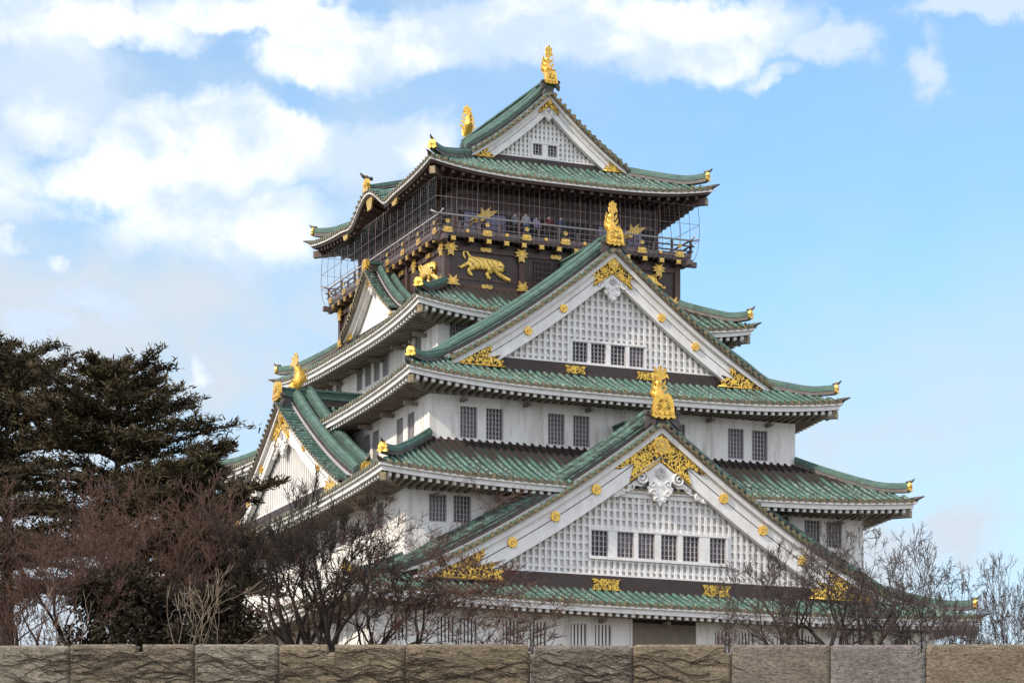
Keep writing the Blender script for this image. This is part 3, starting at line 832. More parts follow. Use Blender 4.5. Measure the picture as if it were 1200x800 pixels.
    half = [(0, -.30), (2.90, -2.42), (2.45, -2.45), (2.05, -2.20), (1.60, -2.10), (1.70, -2.45), (1.88, -3.08), (1.2, -2.62), (.09, -1.86), (0, -1.84)]
    ca = G.get('cs', sc)
    H_ = [(x * ca, za + z * ca) for x, z in half]
    fx_ = G.get('cz', 1.0)
    H_ = [(x, za + (z - za) * fx_) for x, z in H_]
    gold_poly(A, H_, yb - .07, yb - .004, F)
    for s_ in (-1, 1):
        A.tube([(s_ * .05 * ca, yb - .08, za - 1.84 * ca * fx_), (s_ * 1.88 * ca, yb - .08, za - 3.08 * ca * fx_)], .05 * ca + .015, M['gold'], 5)
    A.build('gold_apex_ornament', go)
    C_ = MB(); cz = za - 1.02 * ca * fx_
    C_.disc((0, cz), .50 * ca, yb - .16, yb - .05, M['gold'], 24, 8)
    C_.disc((0, cz), .36 * ca, yb - .20, yb - .15, M['goldplain'], 20, 6); C_.disc((0, cz), .13 * ca, yb - .24, yb - .19, M['gold'], 10)
    C_.build('gold_crest', go)
    # white carved pendant under the crest
    if G.get('pend', True):
        P_ = MB(); zp0 = za - 1.84 * ca * fx_ - .05; y0, y1 = yb - .02, yb + .14
        ol = [(0, 0), (.55, -.40), (1.0, -.72), (.80, -.95), (.62, -1.25), (.80, -1.45), (.66, -1.75), (.42, -1.85), (.34, -2.15), (.16, -2.2), (0, -2.42)]
        poly = [(x * ca, zp0 + z * ca) for x, z in ol]; poly += [(-x, z) for x, z in reversed(poly[1:-1])]
        P_.prism(poly, y0, y1, M['white'])
        for s_ in (-1, 1):
            spiral(P_, (s_ * 1.12 * ca, zp0 - .95 * ca), .38 * ca, 1.7, PI / 2, s_, y0 - .03, .075 * ca, M['white'])
            spiral(P_, (s_ * .48 * ca, zp0 - 1.22 * ca), .2 * ca, 1.3, PI, -s_, y0 - .03, .05 * ca, M['white'], 14)
            spiral(P_, (s_ * .40 * ca, zp0 - 1.72 * ca), .2 * ca, 1.3, PI, s_, y0 - .03, .05 * ca, M['white'], 14)
            spiral(P_, (s_ * .2 * ca, zp0 - 2.08 * ca), .14 * ca, 1.2, PI, s_, y0 - .03, .05 * ca, M['white'], 12)
            ol2 = [(.75, -.62), (1.35, -1.02), (2.0, -1.42), (2.75, -1.88), (2.9, -2.12), (2.62, -2.10), (2.4, -1.98), (2.2, -1.98), (2.1, -1.72), (1.85, -1.72), (1.6, -1.6), (1.45, -1.38), (1.1, -1.42), (.8, -1.2)]
            P_.prism([(s_ * x * ca, zp0 + z * ca) for x, z in ol2], yb + .06, yb + .2, M['white'])
            for (cx, czz, rr) in ((1.75, -1.5, .2), (2.3, -1.82, .16), (2.75, -2.02, .11)):
                spiral(P_, (s_ * cx * ca, zp0 + czz * ca), rr * ca, 1.1, PI / 2, s_, yb + .04, .05 * ca, M['white'], 12)
        for q in range(6):                           # small raised crest leaf rosette
            a_ = PI / 2 + q * PI / 3
            P_.disc((.2 * ca * math.cos(a_), zp0 - .62 * ca + .2 * ca * math.sin(a_)), .13 * ca, y0 - .07, y0 + .02, M['bar'], 8)
        P_.disc((0, zp0 - 1.28 * ca), .11 * ca, y0 - .06, y0 + .02, M['white'], 10)
        P_.build('carved_pendant', go)
    # gold at the feet of the boards
    if G.get('foot'):
        fs_ = G['foot']
        pol = [(13.95, 0), (10.28, 1.74), (10.36, 1.20), (10.79, .72), (9.48, 1.03), (9.87, .62), (9.16, .55), (9.43, .30), (9.10, 0)]
        for s_ in (-1, 1):
            f_ = MB(); f_.prism([(s_ * (L - (14.2 - x) * fs_), zf - .04 + z * fs_ * G.get('fz', 1)) for x, z in pol], yb - .10, yb - .02, F)
            f_.tube([(s_ * (L - .25 * fs_), yb - .1, zf - .01), (s_ * (L - 5.1 * fs_), yb - .1, zf - .01)], .05, M['gold'], 5)
            f_.build('gold_foot_ornament', go)
    for x, z in G.get('ros', []):
        r_ = MB(); r_.disc((0, 0), .27 * G.get('rs', sc), -.09, .02, M['gold'], 24, 8); r_.disc((0, 0), .12 * G.get('rs', sc), -.13, -.08, M['goldplain'], 10)
        r_.build('gold_rosette', go, (x, yb - .02, z))
    for x in G.get('plaq', []):
        p_ = MB(); w, h = G['pw']; zc_ = (zr + z0) / 2 + G.get('pz', 0)
        p_.prism([(x - w, zc_ - h), (x + w, zc_ - h), (x + w * .8, zc_), (x + w, zc_ + h), (x - w, zc_ + h), (x - w * .8, zc_)], yb + .15, yb + .22, M['fil_s'])
        p_.build('gold_plaque', go)
    return go

def two(l): return [(-x, z) for x, z in l] + list(l)
GS = [
    ('gable', dict(L=14.2, za=29.98, zf=21.22, d=22.11, hb=1.72, k=.25, z0=21.93, zr=20.75, yin=-16.56, mat=M['tile3'], lat=(.365, .46), wins=[-3.45, -1.92, -.66, .70, 2.02, 3.65], wspec=(1.02, 22.86, 24.28), wk='g1',
                   plate=.98, zp=30.62, fish=.80, frz=.2, fan=.8, foot=1.0, ros=two([(3.82, 26.37), (6.22, 24.78), (8.70, 23.25)]), plaq=[-3.14, 3.5], pw=(.85, .30), wear=.15, bm=M['beam_worn'], vend=1.13)),
    ('gable', dict(L=9.92, za=40.87, zf=33.92, d=15.93, hb=1.45, k=.22, z0=34.62, zr=33.4, yin=-9.0, mat=M['tile5'], lat=(.36, .42), wins=[-1.85, -.72, .50, 1.66], wspec=(.95, 34.64, 35.8), wk='g3',
                   plate=.76, zp=41.36, fish=.74, frz=.3, fan=.5, foot=.66, ros=two([(3.02, 37.47), (5.16, 36.03)]), plaq=[-2.2, 2.2], pw=(.62, .22), pz=.16, cs=.64, cz=1.0, vs=.95, vend=1.12)),
    ('gable', dict(L=5.05, za=52.2, zf=48.2, d=6.91, hb=.98, k=.25, z0=48.60, zr=47.5, yin=6.9, ridge_end=6.3, mat=M['tile5'], lat=(.27, .3), wins=[-.57, .39], wspec=(.62, 48.72, 49.43), wk='g5',
                   plate=.56, zp=52.95, fish=.72, frz=.3, fan=.45, foot=.30, fz=1.1, cs=.34, plaq=[0], pw=(.5, .18), pz=-.1, vs=.8, rh=.9)),
    ('gable', dict(L=11.2, za=34.16, zf=27.75, d=14.2, hb=1.35, k=.25, z0=28.4, zr=27.1, yin=-8.5, mat=M['tile5'], lat=(.36, 0), wins=[], plate=.8, zp=34.6, fish=.85, fy=.9, frz=0, foot=.7, cs=.72,
                   ros=two([(4.0, 31.0), (6.6, 29.4)]), rz=-PI / 2, vfin=True, vend=.99)),
    ('gable', dict(L=4.4, za=42.53, zf=39.3, d=8.62, hb=.60, k=.30, rec=.30, z0=39.50, zr=38.9, yin=-7.3, mat=M['tile5'], plate=.5, zp=42.75, cs=.30, foot=.22, rz=-PI / 2, vs=.62, rh=.6)),
]
gables = [gable(n, g_) for n, g_ in GS]
# the rear end of the top ridge carries the second gilded fish
fish(gables[2], (0, 5.9, 53.35), .72, PI, .5)

# karahafu ridge on the left eave of the top roof
kb = MB(); p0 = Vector(skirt_pt(RF5, 3, 0, 0.02, .06)); p1 = Vector((-4.3, 0, 48.55))
for r_, m_, h0, h1 in ((.22, M['beam_dark'], 0, .15), (.2, M['beam'], .15, .36)):
    kb.rings([[p + Vector((0, x, z)) for x, z in ((-r_, h0), (r_, h0), (r_ * .8, h1), (-r_ * .8, h1))] for p in (p0, p1)], m_)
kb.build('eave_ridge', roofs[4])
kf = MB(); finial(kf, p0 + Vector((.0, 0, .0)), Vector((-1, 0, 0)), .95); kf.build('ridge_finial', roofs[4])
# gilded pendants under the curved eave
kg = MB()
for (y, z, w, h) in ((0, -.62, .62, .42), (-4.3, -.42, .55, .2), (4.3, -.42, .55, .2)):
    b0 = Vector(skirt_pt(RF5, 3, -y, 0))
    kg.rings([[(b0.x + .20 + dx, y + a_, b0.z + z + c_) for a_, c_ in ((-w, h), (w, h), (w * .5, -h), (-w * .5, -h))] for dx in (0, .1)], M['goldplain'])
kg.build('gold_eave_fitting', roofs[4])

# ------------------------------------------------------------------ the top: dark storey, deck, railing, net
ub = MB()
ub.box(-W5[0], W5[0], -W5[1], W5[1], 38.6, 42.55, M['lacquer'])
for z0_, z1_, e_ in ((39.7, 40.05, .10), (41.95, 42.22, .10), (40.35, 40.45, .04)):
    ub.box(-W5[0] - e_, W5[0] + e_, -W5[1] - e_, W5[1] + e_, z0_, z1_, M['darkwood'])
for sx in (-1, 1):
    for y in (-W5[1], -3.0, 3.0, W5[1]): ub.box(sx * W5[0] - .17, sx * W5[0] + .17, y - .17, y + .17, 39.75, 42.5, M['darkwood'])
for x in (-2.67, 2.67): ub.box(x - .17, x + .17, -W5[1] - .14, -W5[1] + .1, 39.75, 42.5, M['darkwood'])
up_wall = ub.build('dark_storey', castle, CL)
# lattice shutters between the posts of the front
for x in (-1.35, 0, 1.35):
    sb = MB(); sb.box(-.55, .55, -.05, 0, 0, 1.35, M['void_and_shade'])
    for i in range(5): sb.box(-.5 + i * .25 - .025, -.5 + i * .25 + .025, -.09, -.05, 0, 1.35, M['darkwood'])
    for j in range(5): sb.box(-.55, .55, -.075, -.052, j * .33, j * .33 + .04, M['deckwood'])
    sb.build('shutter', up_wall, (x, -W5[1] - .01, 40.5))
tb = MB()
XW, YW = 6.4, 8.1
tb.box(-XW, XW, -YW, YW, 42.6, 46.3, M['darkwood'])
for z0_, z1_ in ((44.55, 44.8), (45.5, 45.75)): tb.box(-XW - .08, XW + .08, -YW - .08, YW + .08, z0_, z1_, M['deckwood'])
for i in range(7):
    x = -XW + 2 * XW * i / 6; tb.box(x - .14, x + .14, -YW - .12, -YW, 42.9, 46.0, M['darkwood'])
for i in range(9):
    y = -YW + 2 * YW * i / 8; tb.box(-XW - .12, -XW, y - .14, y + .14, 42.9, 46.0, M['darkwood'])
for i in range(6):
    x = -XW + 2 * XW * (i + .5) / 6; tb.box(x - .8, x + .8, -YW - .03, -YW, 43.0, 44.5, M['void_and_shade'])
for i in range(8):
    y = -YW + 2 * YW * (i + .5) / 8; tb.box(-XW - .03, -XW, y - .75, y + .75, 43.0, 44.5, M['void_and_shade'])
top_st = tb.build('lookout_storey', castle, CL)
for (x0, x1) in ((-5.9, -4.9), (-4.6, -3.3), (2.6, 3.6), (4.2, 5.4)):
    sc_ = MB(); sc_.box(x0, x1, -YW - .2, -YW - .15, 43.2, 44.45, M['screen']); sc_.build('lavender_panel', top_st)

EX = .62
XD, YD = W5[0] + EX, W5[1] + EX
db = MB()
def frame_ring(mb, xo, yo, wd, z0, z1, m):
    mb.box(-xo, xo, -yo, -yo + wd, z0, z1, m); mb.box(-xo, xo, yo - wd, yo, z0, z1, m)
    mb.box(-xo, -xo + wd, -yo + wd, yo - wd, z0, z1, m); mb.box(xo - wd, xo, -yo + wd, yo - wd, z0, z1, m)
frame_ring(db, XD, YD, XD - 6.3, 42.72, 42.82, M['deckwood'])
frame_ring(db, XD + .04, YD + .04, .22, 42.82, 43.05, M['deckwood'])
frame_ring(db, XD - .02, YD - .02, .3, 42.62, 42.72, M['darkwood'])
nx = 13
fxs = [-7.13 + i * 1.1 for i in range(14)]
for i, x in enumerate(fxs): db.box(x - .13, x + .13, -YD + .02, -W5[1] + .2, 42.34, 42.62, M['darkwood'])
nys = [-8.8 + i * 1.1 for i in range(17)]
for y in nys:
    for s_ in (-1, 1): db.box(min(s_ * (XD - .02), s_ * (W5[0] - .2)), max(s_ * (XD - .02), s_ * (W5[0] - .2)), y - .13, y + .13, 42.34, 42.62, M['darkwood'])
# projecting corner beams
for sx in (-1, 1):
    for sy in (-1, 1):
        db.box(min(sx * (XD - .5), sx * (XD + .45)), max(sx * (XD - .5), sx * (XD + .45)), sy * (YD - .2) - .13, sy * (YD - .2) + .13, 42.30, 42.60, M['deckwood'])
        db.box(sx * (XD - .2) - .13, sx * (XD - .2) + .13, min(sy * (YD - .5), sy * (YD + .45)), max(sy * (YD - .5), sy * (YD + .45)), 42.31, 42.59, M['deckwood'])
deck = db.build('deck', castle, CL)
rl = MB()
def rail(mb, z, r, over, m):
    for s_ in (-1, 1):
        mb.tube([(-XD - over, s_ * YD, z + .12 * (over > .3)), (-XD - over * .3, s_ * YD, z), (XD + over * .3, s_ * YD, z), (XD + over, s_ * YD, z + .12 * (over > .3))], r, m, 6)
        mb.tube([(s_ * XD, -YD - over, z + .12 * (over > .3)), (s_ * XD, -YD - over * .3, z), (s_ * XD, YD + over * .3, z), (s_ * XD, YD + over, z + .12 * (over > .3))], r, m, 6)
rail(rl, 43.82, .055, .55, M['bar']); rail(rl, 43.48, .05, .25, M['deckwood']); rail(rl, 43.18, .05, .15, M['deckwood'])
for i in range(14):
    x = -XD + 2 * XD * i / 13
    for s_ in (-1, 1): rl.box(x - .06, x + .06, s_ * YD - .06, s_ * YD + .06, 43.05, 43.80 if i % 2 == 0 else 43.5, M['deckwood'])
for i in range(17):
    y = -YD + 2 * YD * i / 16
    for s_ in (-1, 1): rl.box(s_ * XD - .06, s_ * XD + .06, y - .06, y + .06, 43.05, 43.80 if i % 2 == 0 else 43.5, M['deckwood'])
rl.build('railing', castle, CL)

# gold fittings: one mesh each, copied
def fit_mesh(kind):
    mb = MB()
    if kind == 'square':
        mb.prism([(-.15, -.12), (-.13, 0), (-.15, .14), (0, .12), (.15, .14), (.13, 0), (.15, -.12), (0, -.10)], -.07, 0, M['goldplain']); mb.disc((0, .01), .06, -.1, -.06, M['gold'], 8)
    elif kind == 'star':
        mb.prism([(-.50, .06), (-.24, .16), (-.30, .36), (-.06, .24), (0, .44), (.06, .24), (.30, .36), (.24, .16), (.50, .06), (.30, -.06), (.46, -.22), (.20, -.18), (.22, -.58), (0, -.46), (-.22, -.58), (-.20, -.18), (-.46, -.22), (-.30, -.06)], -.09, 0, M['goldplain'])
        mb.disc((0, .05), .16, -.13, -.08, M['gold'], 16, 6)
    elif kind == 'crown':
        mb.prism([(-.5, -.22), (-.28, -.02), (-.42, .12), (-.24, .16), (-.26, .46), (0, .22), (.26, .46), (.24, .16), (.42, .12), (.28, -.02), (.5, -.22)], -.09, 0, M['goldplain']); mb.disc((0, .02), .14, -.13, -.08, M['gold'], 16, 6)
    elif kind == 'oval':
        mb.prism([(-.38, -.1), (-.42, .03), (-.3, .15), (-.12, .10), (0, .17), (.12, .10), (.3, .15), (.42, .03), (.38, -.1), (.2, -.16), (0, -.1), (-.2, -.16)], -.08, 0, M['goldplain']); mb.disc((0, .02), .07, -.11, -.07, M['gold'], 8)
    elif kind == 'rail':
        mb.prism([(-.36, .14), (-.28, .22), (.28, .22), (.36, .14), (.3, 0), (.44, -.1), (.3, -.2), (-.3, -.2), (-.44, -.1), (-.3, 0)], -.05, 0, M['goldplain']); mb.disc((0, .02), .11, -.09, -.05, M['gold'], 12, 6)
        mb.disc((0, .60), .16, -.07, -.0, M['goldplain'], 14, 5)
    else: mb.disc((0, 0), .10, -.06, 0, M['gold'], 8)
    return mb.data('gold_fitting')
FM = {k: fit_mesh(k) for k in ('square', 'star', 'crown', 'oval', 'rail', 'dot')}
def fitting(kind, side, u, dist, z):
    p = ((u, -dist, z), (dist, u, z), (-u, dist, z), (-dist, -u, z))[side]
    instance(FM[kind], 'gold_fitting', deck if kind in ('rail', 'square', 'dot') else up_wall, p, (0, PI / 2, PI, -PI / 2)[side], (.8, 1, .8) if kind == 'rail' else ((.86, 1, .86) if kind in ('star', 'crown', 'oval') else None))
for i, x in enumerate(fxs):
    fitting('square', 0, x, YD - .02 + .005, 42.48)
    if i % 4 == 0: fitting('star', 0, x, W5[1] + .17, 42.08)
    elif i % 4 == 2: fitting('oval', 0, x, W5[1] + .115, 42.12)
for x in (-7.0, -2.67, 2.67, 7.0): fitting('crown', 0, x, W5[1] + .20, 40.12)
for x in (-4.86, 0, 4.86): fitting('oval', 0, x, W5[1] + .115, 40.0)
for i, y in enumerate(nys):
    fitting('square', 3, y, XD - .02 + .005, 42.48)
    if i % 4 == 0: fitting('star', 3, y, W5[0] + .17, 42.08)
    elif i % 4 == 2: fitting('oval', 3, y, W5[0] + .115, 42.12)
for y in (-8.7, -3, 3, 8.7): fitting('crown', 3, y, W5[0] + .20, 40.12)
for i in range(7):
    fitting('rail', 0, -7.5 + i * 2.45, YD + .045, 42.93); fitting('dot', 0, -6.28 + i * 2.45, YD + .045, 42.95) if i < 6 else None
for i in range(8): fitting('rail', 3, -9.2 + i * 2.6, XD + .045, 42.93)

# net of steel ribs from the eave to the deck
NB = [(.60, 42.45), (.78, 42.68), (.91, 43.05), (.98, 43.5), (1.01, 44.1), (1.0, 45.0), (.94, 45.9)]
net = MB(); wires = MB()
def net_pt(s_, u, o, z):
    x, y = W5[0] + o, W5[1] + o
    return ((u, -y, z), (x, u, z), (-u, y, z), (-x, -u, z))[s_]
for s_ in range(4):
    H = W5[0] if s_ in (0, 2) else W5[1]
    n = int(2 * (H + .9) / 1.2)
    for i in range(n + 1):
        f = -1 + 2 * i / n
        net.tube([net_pt(s_, f * (H + o), o, z) for o, z in NB], .016, M['wire_dark'], 5)
    for z, o in ((43.75, .995), (44.69, 1.005), (45.8, .945)):
        net.tube([net_pt(s_, -(H + o), o, z), net_pt(s_, H + o, o, z)], .014, M['wire_dark'], 5)
    for k in range(1, 4 * n):
        f = -1 + 2 * k / (4 * n)
        if k % 4: wires.tube([net_pt(s_, f * (H + o), o, z) for o, z in NB[::1]], .0028, M['wire'], 3, cap=False)
net_o = net.build('safety_net', castle, CL)
wires.build('mesh_wires', net_o)

# gilded tigers and crane in relief
def tiger(side, u, dist, z, s, flip):
    J = {'chest': (.55, 0, .30, .34), 'belly': (0, 0, .28, .30), 'hip': (-.62, 0, .38, .32), 'neck': (.92, 0, .22, .30), 'head': (1.20, -.1, .06, .38), 'muz': (1.40, -.15, -.14, .22), 'ear': (1.15, 0, .42, .08),
         'fs': (.85, 0, -.12, .17), 'fk': (1.25, 0, -.42, .12), 'fp': (1.72, 0, -.62, .12), 'fp2': (1.88, 0, -.60, .08),
         'gs': (.50, 0, -.12, .16), 'gk': (.22, 0, -.38, .12), 'gp': (.34, 0, -.62, .12), 'gp2': (.52, 0, -.64, .08),
         'hk': (-.72, 0, -.06, .18), 'hh': (-1.02, 0, -.22, .10), 'hp': (-.86, 0, -.5, .11), 'hp2': (-.70, 0, -.54, .08),
         'ik': (-1.05, 0, .12, .14), 'ih': (-1.36, 0, .02, .08), 'ip': (-1.5, 0, -.12, .07), 'ip2': (-1.68, 0, -.02, .05),
         't1': (-.92, 0, .62, .07), 't2': (-1.10, 0, .92, .06), 't3': (-1.28, 0, .95, .055), 't4': (-1.36, 0, .75, .05), 't5': (-1.22, 0, .45, .05)}
    J = {k: (x, y, z, r * 1.3) for k, (x, y, z, r) in J.items()}
    Bn = [('chest', 'belly'), ('belly', 'hip'), ('chest', 'neck'), ('neck', 'head'), ('head', 'muz'), ('head', 'ear'), ('chest', 'fs'), ('fs', 'fk'), ('fk', 'fp'), ('fp', 'fp2'), ('chest', 'gs'), ('gs', 'gk'), ('gk', 'gp'), ('gp', 'gp2'),
          ('hip', 'hk'), ('hk', 'hh'), ('hh', 'hp'), ('hp', 'hp2'), ('hip', 'ik'), ('ik', 'ih'), ('ih', 'ip'), ('ip', 'ip2'), ('hip', 't1'), ('t1', 't2'), ('t2', 't3'), ('t3', 't4'), ('t4', 't5')]
    f = -1 if flip else 1
    xf = Matrix.Diagonal((s * f, s * .55, s, 1))
    o = skin('tiger_relief', J, Bn, [M['tiger']], up_wall, 2, xf)
    o.location = ((u, -dist, z), (dist, u, z), (-u, dist, z), (-dist, -u, z))[side]; o.rotation_euler = (0, 0, (0, PI / 2, PI, -PI / 2)[side])
    fc = MB()
    for x, z_ in ((1.10, .12), (1.36, .10)): fc.disc((f * x * s, z_ * s), .045 * s, -.25 * s, -.1 * s, M['void_and_shade'], 8)
    fc.disc((f * 1.42 * s, -.10 * s), .06 * s, -.24 * s, -.1 * s, M['void_and_shade'], 8)
    fc.build('face', o)
    return o
def mat_tiger():
    m = bpy.data.materials.new('gold_striped'); m.use_nodes = True
    N = m.node_tree.nodes; L = m.node_tree.links; b = N['Principled BSDF']
    tc = N.new('ShaderNodeTexCoord'); wv = N.new('ShaderNodeTexWave'); wv.bands_direction = 'DIAGONAL'; L.new(tc.outputs['Object'], wv.inputs['Vector'])
    wv.inputs['Scale'].default_value = 1.7; wv.inputs['Distortion'].default_value = 9; wv.inputs['Detail'].default_value = 3
    mr = N.new('ShaderNodeMapRange'); L.new(wv.outputs[0], mr.inputs[0]); mr.inputs[1].default_value = .04; mr.inputs[2].default_value = .16
    mx = N.new('ShaderNodeMix'); mx.data_type = 'RGBA'; L.new(mr.outputs[0], mx.inputs[0]); mx.inputs[6].default_value = (.22, .12, .02, 1); mx.inputs[7].default_value = (.85, .56, .12, 1)
    L.new(mx.outputs[2], b.inputs['Base Color']); b.inputs['Metallic'].default_value = .35; b.inputs['Roughness'].default_value = .4
    return m
M['tiger'] = mat_tiger()
tiger(0, -5.05, W5[1] + .06, 41.10, .92, False)
tiger(0, 5.05, W5[1] + .06, 41.10, .92, True)
tiger(3, 6.2, W5[0] + .06, 41.15, .98, False)
tiger(3, -6.2, W5[0] + .06, 41.15, .98, True)
cr = MB()
cr.prism([(-.1, -.1), (.5, .28), (.9, .62), (.35, .55), (.45, .82), (.05, .5), (-.15, .75), (-.2, .35), (-.5, .2), (-.95, -.15), (-.55, 0)], -.08, 0, M['goldplain'])
cr.tube([(-.3, -.06, .0), (-.6, -.06, -.2), (-.95, -.06, -.42)], [.12, .08, .03], M['goldplain'], 5)
for x in (-4.75, 4.75): instance(cr.data('crane_relief'), 'crane_relief', top_st, (x, -YW - .25, 44.05))

# ------------------------------------------------------------------ people behind the railing
def cloth(name, c): return mat(name, c, .9, col2=tuple(x * .8 for x in c), scale=6)
skin_m = mat('skin', (.52, .33, .25), .6); hair_m = mat('dark_hair', (.02, .015, .012), .6)
def person(loc, face, top, legs, label, arm=0.0, h=1.68):
    k = h / 1.68
    J = {'pel': (0, 0, .95, .15), 'wst': (0, 0, 1.10, .135), 'chest': (0, 0, 1.30, .16), 'nek': (0, 0, 1.46, .06), 'head': (0, -.01, 1.56, .085), 'crown': (0, 0, 1.63, .075), 'nose': (0, -.085, 1.55, .02),
         'ls': (-.18, 0, 1.39, .07), 'le': (-.25, -.03, 1.13, .05), 'lw': (-.22, -.20 - arm * .1, .98 + arm * .25, .038), 'lh': (-.19, -.28 - arm * .1, 1.0 + arm * .28, .04),
         'rs': (.18, 0, 1.39, .07), 're': (.25, -.03, 1.13, .05), 'rw': (.22, -.20, .98 + arm * .1, .038), 'rh': (.19, -.28, 1.0 + arm * .1, .04),
         'lk': (-.11, -.02, .50, .075), 'lt': (-.10, .0, .92, .11), 'la': (-.11, .01, .09, .05), 'lf': (-.12, -.15, .05, .045),
         'rk': (.11, -.02, .50, .075), 'rt': (.10, .0, .92, .11), 'ra': (.11, .01, .09, .05), 'rf': (.12, -.15, .05, .045)}
    J = {a: (x * k, y * k, z * k, r * k) for a, (x, y, z, r) in J.items()}
    B = [('pel', 'wst'), ('wst', 'chest'), ('chest', 'nek'), ('nek', 'head'), ('head', 'crown'), ('head', 'nose'), ('chest', 'ls'), ('ls', 'le'), ('le', 'lw'), ('lw', 'lh'), ('chest', 'rs'), ('rs', 're'), ('re', 'rw'), ('rw', 'rh'),
         ('pel', 'lt'), ('lt', 'lk'), ('lk', 'la'), ('la', 'lf'), ('pel', 'rt'), ('rt', 'rk'), ('rk', 'ra'), ('ra', 'rf')]
    o = skin('person', J, B, [skin_m, top, legs])
    for p in o.data.polygons:
        c = p.center / k
        p.material_index = 0 if c.z > 1.45 or (c.y < -.17 and .9 < c.z < 1.4) else (1 if c.z > .93 else 2)
    o.location = loc; o.rotation_euler = (0, 0, face)
    hb = MB(); rings = []
    for i in range(7):
        a = PI * .5 * i / 6; r = .105 * math.cos(a) + .002; z = 1.58 + .115 * math.sin(a)
        rings.append([Vector((r * math.cos(2 * PI * j / 10), .018 + r * 1.08 * math.sin(2 * PI * j / 10), z)) * k for j in range(10)])
    hb.rings(rings, hair_m, smooth=True); hb.build('hair', o)
    tag(o, label, 'person', 'visitors on the lookout deck')
    return o
def deck_pt(x, y, z=42.82):
    c, s = math.cos(TH), math.sin(TH); return (XC + x * c - y * s, D0 + x * s + y * c, z)
for (x, y, f, top, legs, lab, arm, h) in (
        (-3.1, -9.15, .2, cloth('grey_coat', (.16, .155, .18)), cloth('dark_trousers', (.03, .03, .04)), 'person in a dark grey coat at the lookout railing, nearest to the gold crane', .2, 1.66),
        (-2.45, -9.2, -.1, cloth('pale_jacket', (.30, .29, .31)), cloth('blue_jeans', (.07, .09, .16)), 'person in a pale grey jacket at the lookout railing', .5, 1.72),
        (-1.75, -9.1, .3, cloth('lavender_jacket', (.28, .25, .38)), cloth('black_trousers', (.02, .02, .02)), 'person in a lavender jacket at the lookout railing', 0, 1.60),
        (-1.0, -9.2, -.3, cloth('maroon_jacket', (.11, .025, .028)), cloth('brown_trousers', (.10, .07, .05)), 'person in a maroon jacket at the lookout railing', .6, 1.70),
        (-.2, -9.12, .1, cloth('navy_coat', (.04, .05, .10)), cloth('grey_trousers', (.12, .12, .12)), 'person in a navy coat at the lookout railing, nearest to the gold fish', .1, 1.75)):
    person(deck_pt(x, y), TH + f, top, legs, lab, arm, h)

# ------------------------------------------------------------------ foreground stone wall
DW = 95.0
def mat_stone(name, c, c2):
    m = bpy.data.materials.new(name); m.use_nodes = True
    N = m.node_tree.nodes; L = m.node_tree.links; b = N['Principled BSDF']; b.inputs['Roughness'].default_value = .95; b.inputs['Specular IOR Level'].default_value = .15
    tc = N.new('ShaderNodeTexCoord')
    def nz(scale, st, det=6, ro=.6, dist=0):
        mp = N.new('ShaderNodeMapping'); L.new(tc.outputs['Object'], mp.inputs[0]); mp.inputs['Scale'].default_value = st
        n = N.new('ShaderNodeTexNoise'); L.new(mp.outputs[0], n.inputs['Vector']); n.inputs['Scale'].default_value = scale; n.inputs['Detail'].default_value = det; n.inputs['Roughness'].default_value = ro; n.inputs['Distortion'].default_value = dist
        return n.outputs[0]
    def mr(x, lo, hi):
        n = N.new('ShaderNodeMapRange'); L.new(x, n.inputs[0]); n.inputs[1].default_value = lo; n.inputs[2].default_value = hi; return n.outputs[0]
    def mx(f, a, c):
        n = N.new('ShaderNodeMix'); n.data_type = 'RGBA'; L.new(f, n.inputs[0])
        for i, x in ((6, a), (7, c)):
            if isinstance(x, tuple): n.inputs[i].default_value = (*x, 1)
            else: L.new(x, n.inputs[i])
        return n.outputs[2]
    a = nz(1.1, (1, 1, 1.6)); f = nz(9, (.7, 1, 1.7), 9, .8, .6)
    col = mx(mr(a, .35, .68), c, c2)
    col = mx(mr(f, .56, .40), col, tuple(x * .30 for x in c))
    L.new(col, b.inputs['Base Color'])
    r = nz(10, (.55, 1, 1.3), 10, .72, .5)
    bp = N.new('ShaderNodeBump'); bp.inputs['Strength'].default_value = .9; bp.inputs['Distance'].default_value = .13; L.new(r, bp.inputs['Height'])
    L.new(bp.outputs[0], b.inputs['Normal'])
    return m
TINT = [((.27, .22, .15), (.17, .135, .095)), ((.37, .335, .265), (.25, .22, .175)), ((.35, .275, .17), (.22, .17, .105)), ((.28, .21, .125), (.18, .135, .08)), ((.28, .245, .205), (.19, .16, .135)),
        ((.31, .24, .145), (.20, .155, .10)), ((.29, .245, .205), (.19, .16, .135)), ((.32, .29, .295), (.23, .205, .205)), ((.32, .245, .165), (.22, .165, .11)), ((.31, .27, .27), (.22, .19, .19))]
TINT = [tuple(tuple(c * .55 + m_ * .45 for c, m_ in zip(t_, g_)) for t_, g_ in zip(p_, ((.30, .255, .205), (.20, .165, .13)))) for p_ in TINT]
DESC = ['dark brown', 'pale grey beige', 'warm tan', 'deep tan', 'grey brown', 'ochre brown', 'dull brown', 'lavender grey', 'yellowish brown', 'purplish grey']
wall = empty('stone_wall', None, (0, DW + .6, -1.6))
tag(wall, 'long rampart of big rough hewn stone blocks running along the bottom of the picture', 'stone wall')
edges = [-190, -62, 82, 228, 327, 475, 622, 742, 857, 973, 1085, 1216, 1345, 1460]
ZT = (HY - 755.5) / FPX * DW
rs = random.Random(3)
notch_px = [163, 388, 623, 854, 1080]
k_ = DW / FPX
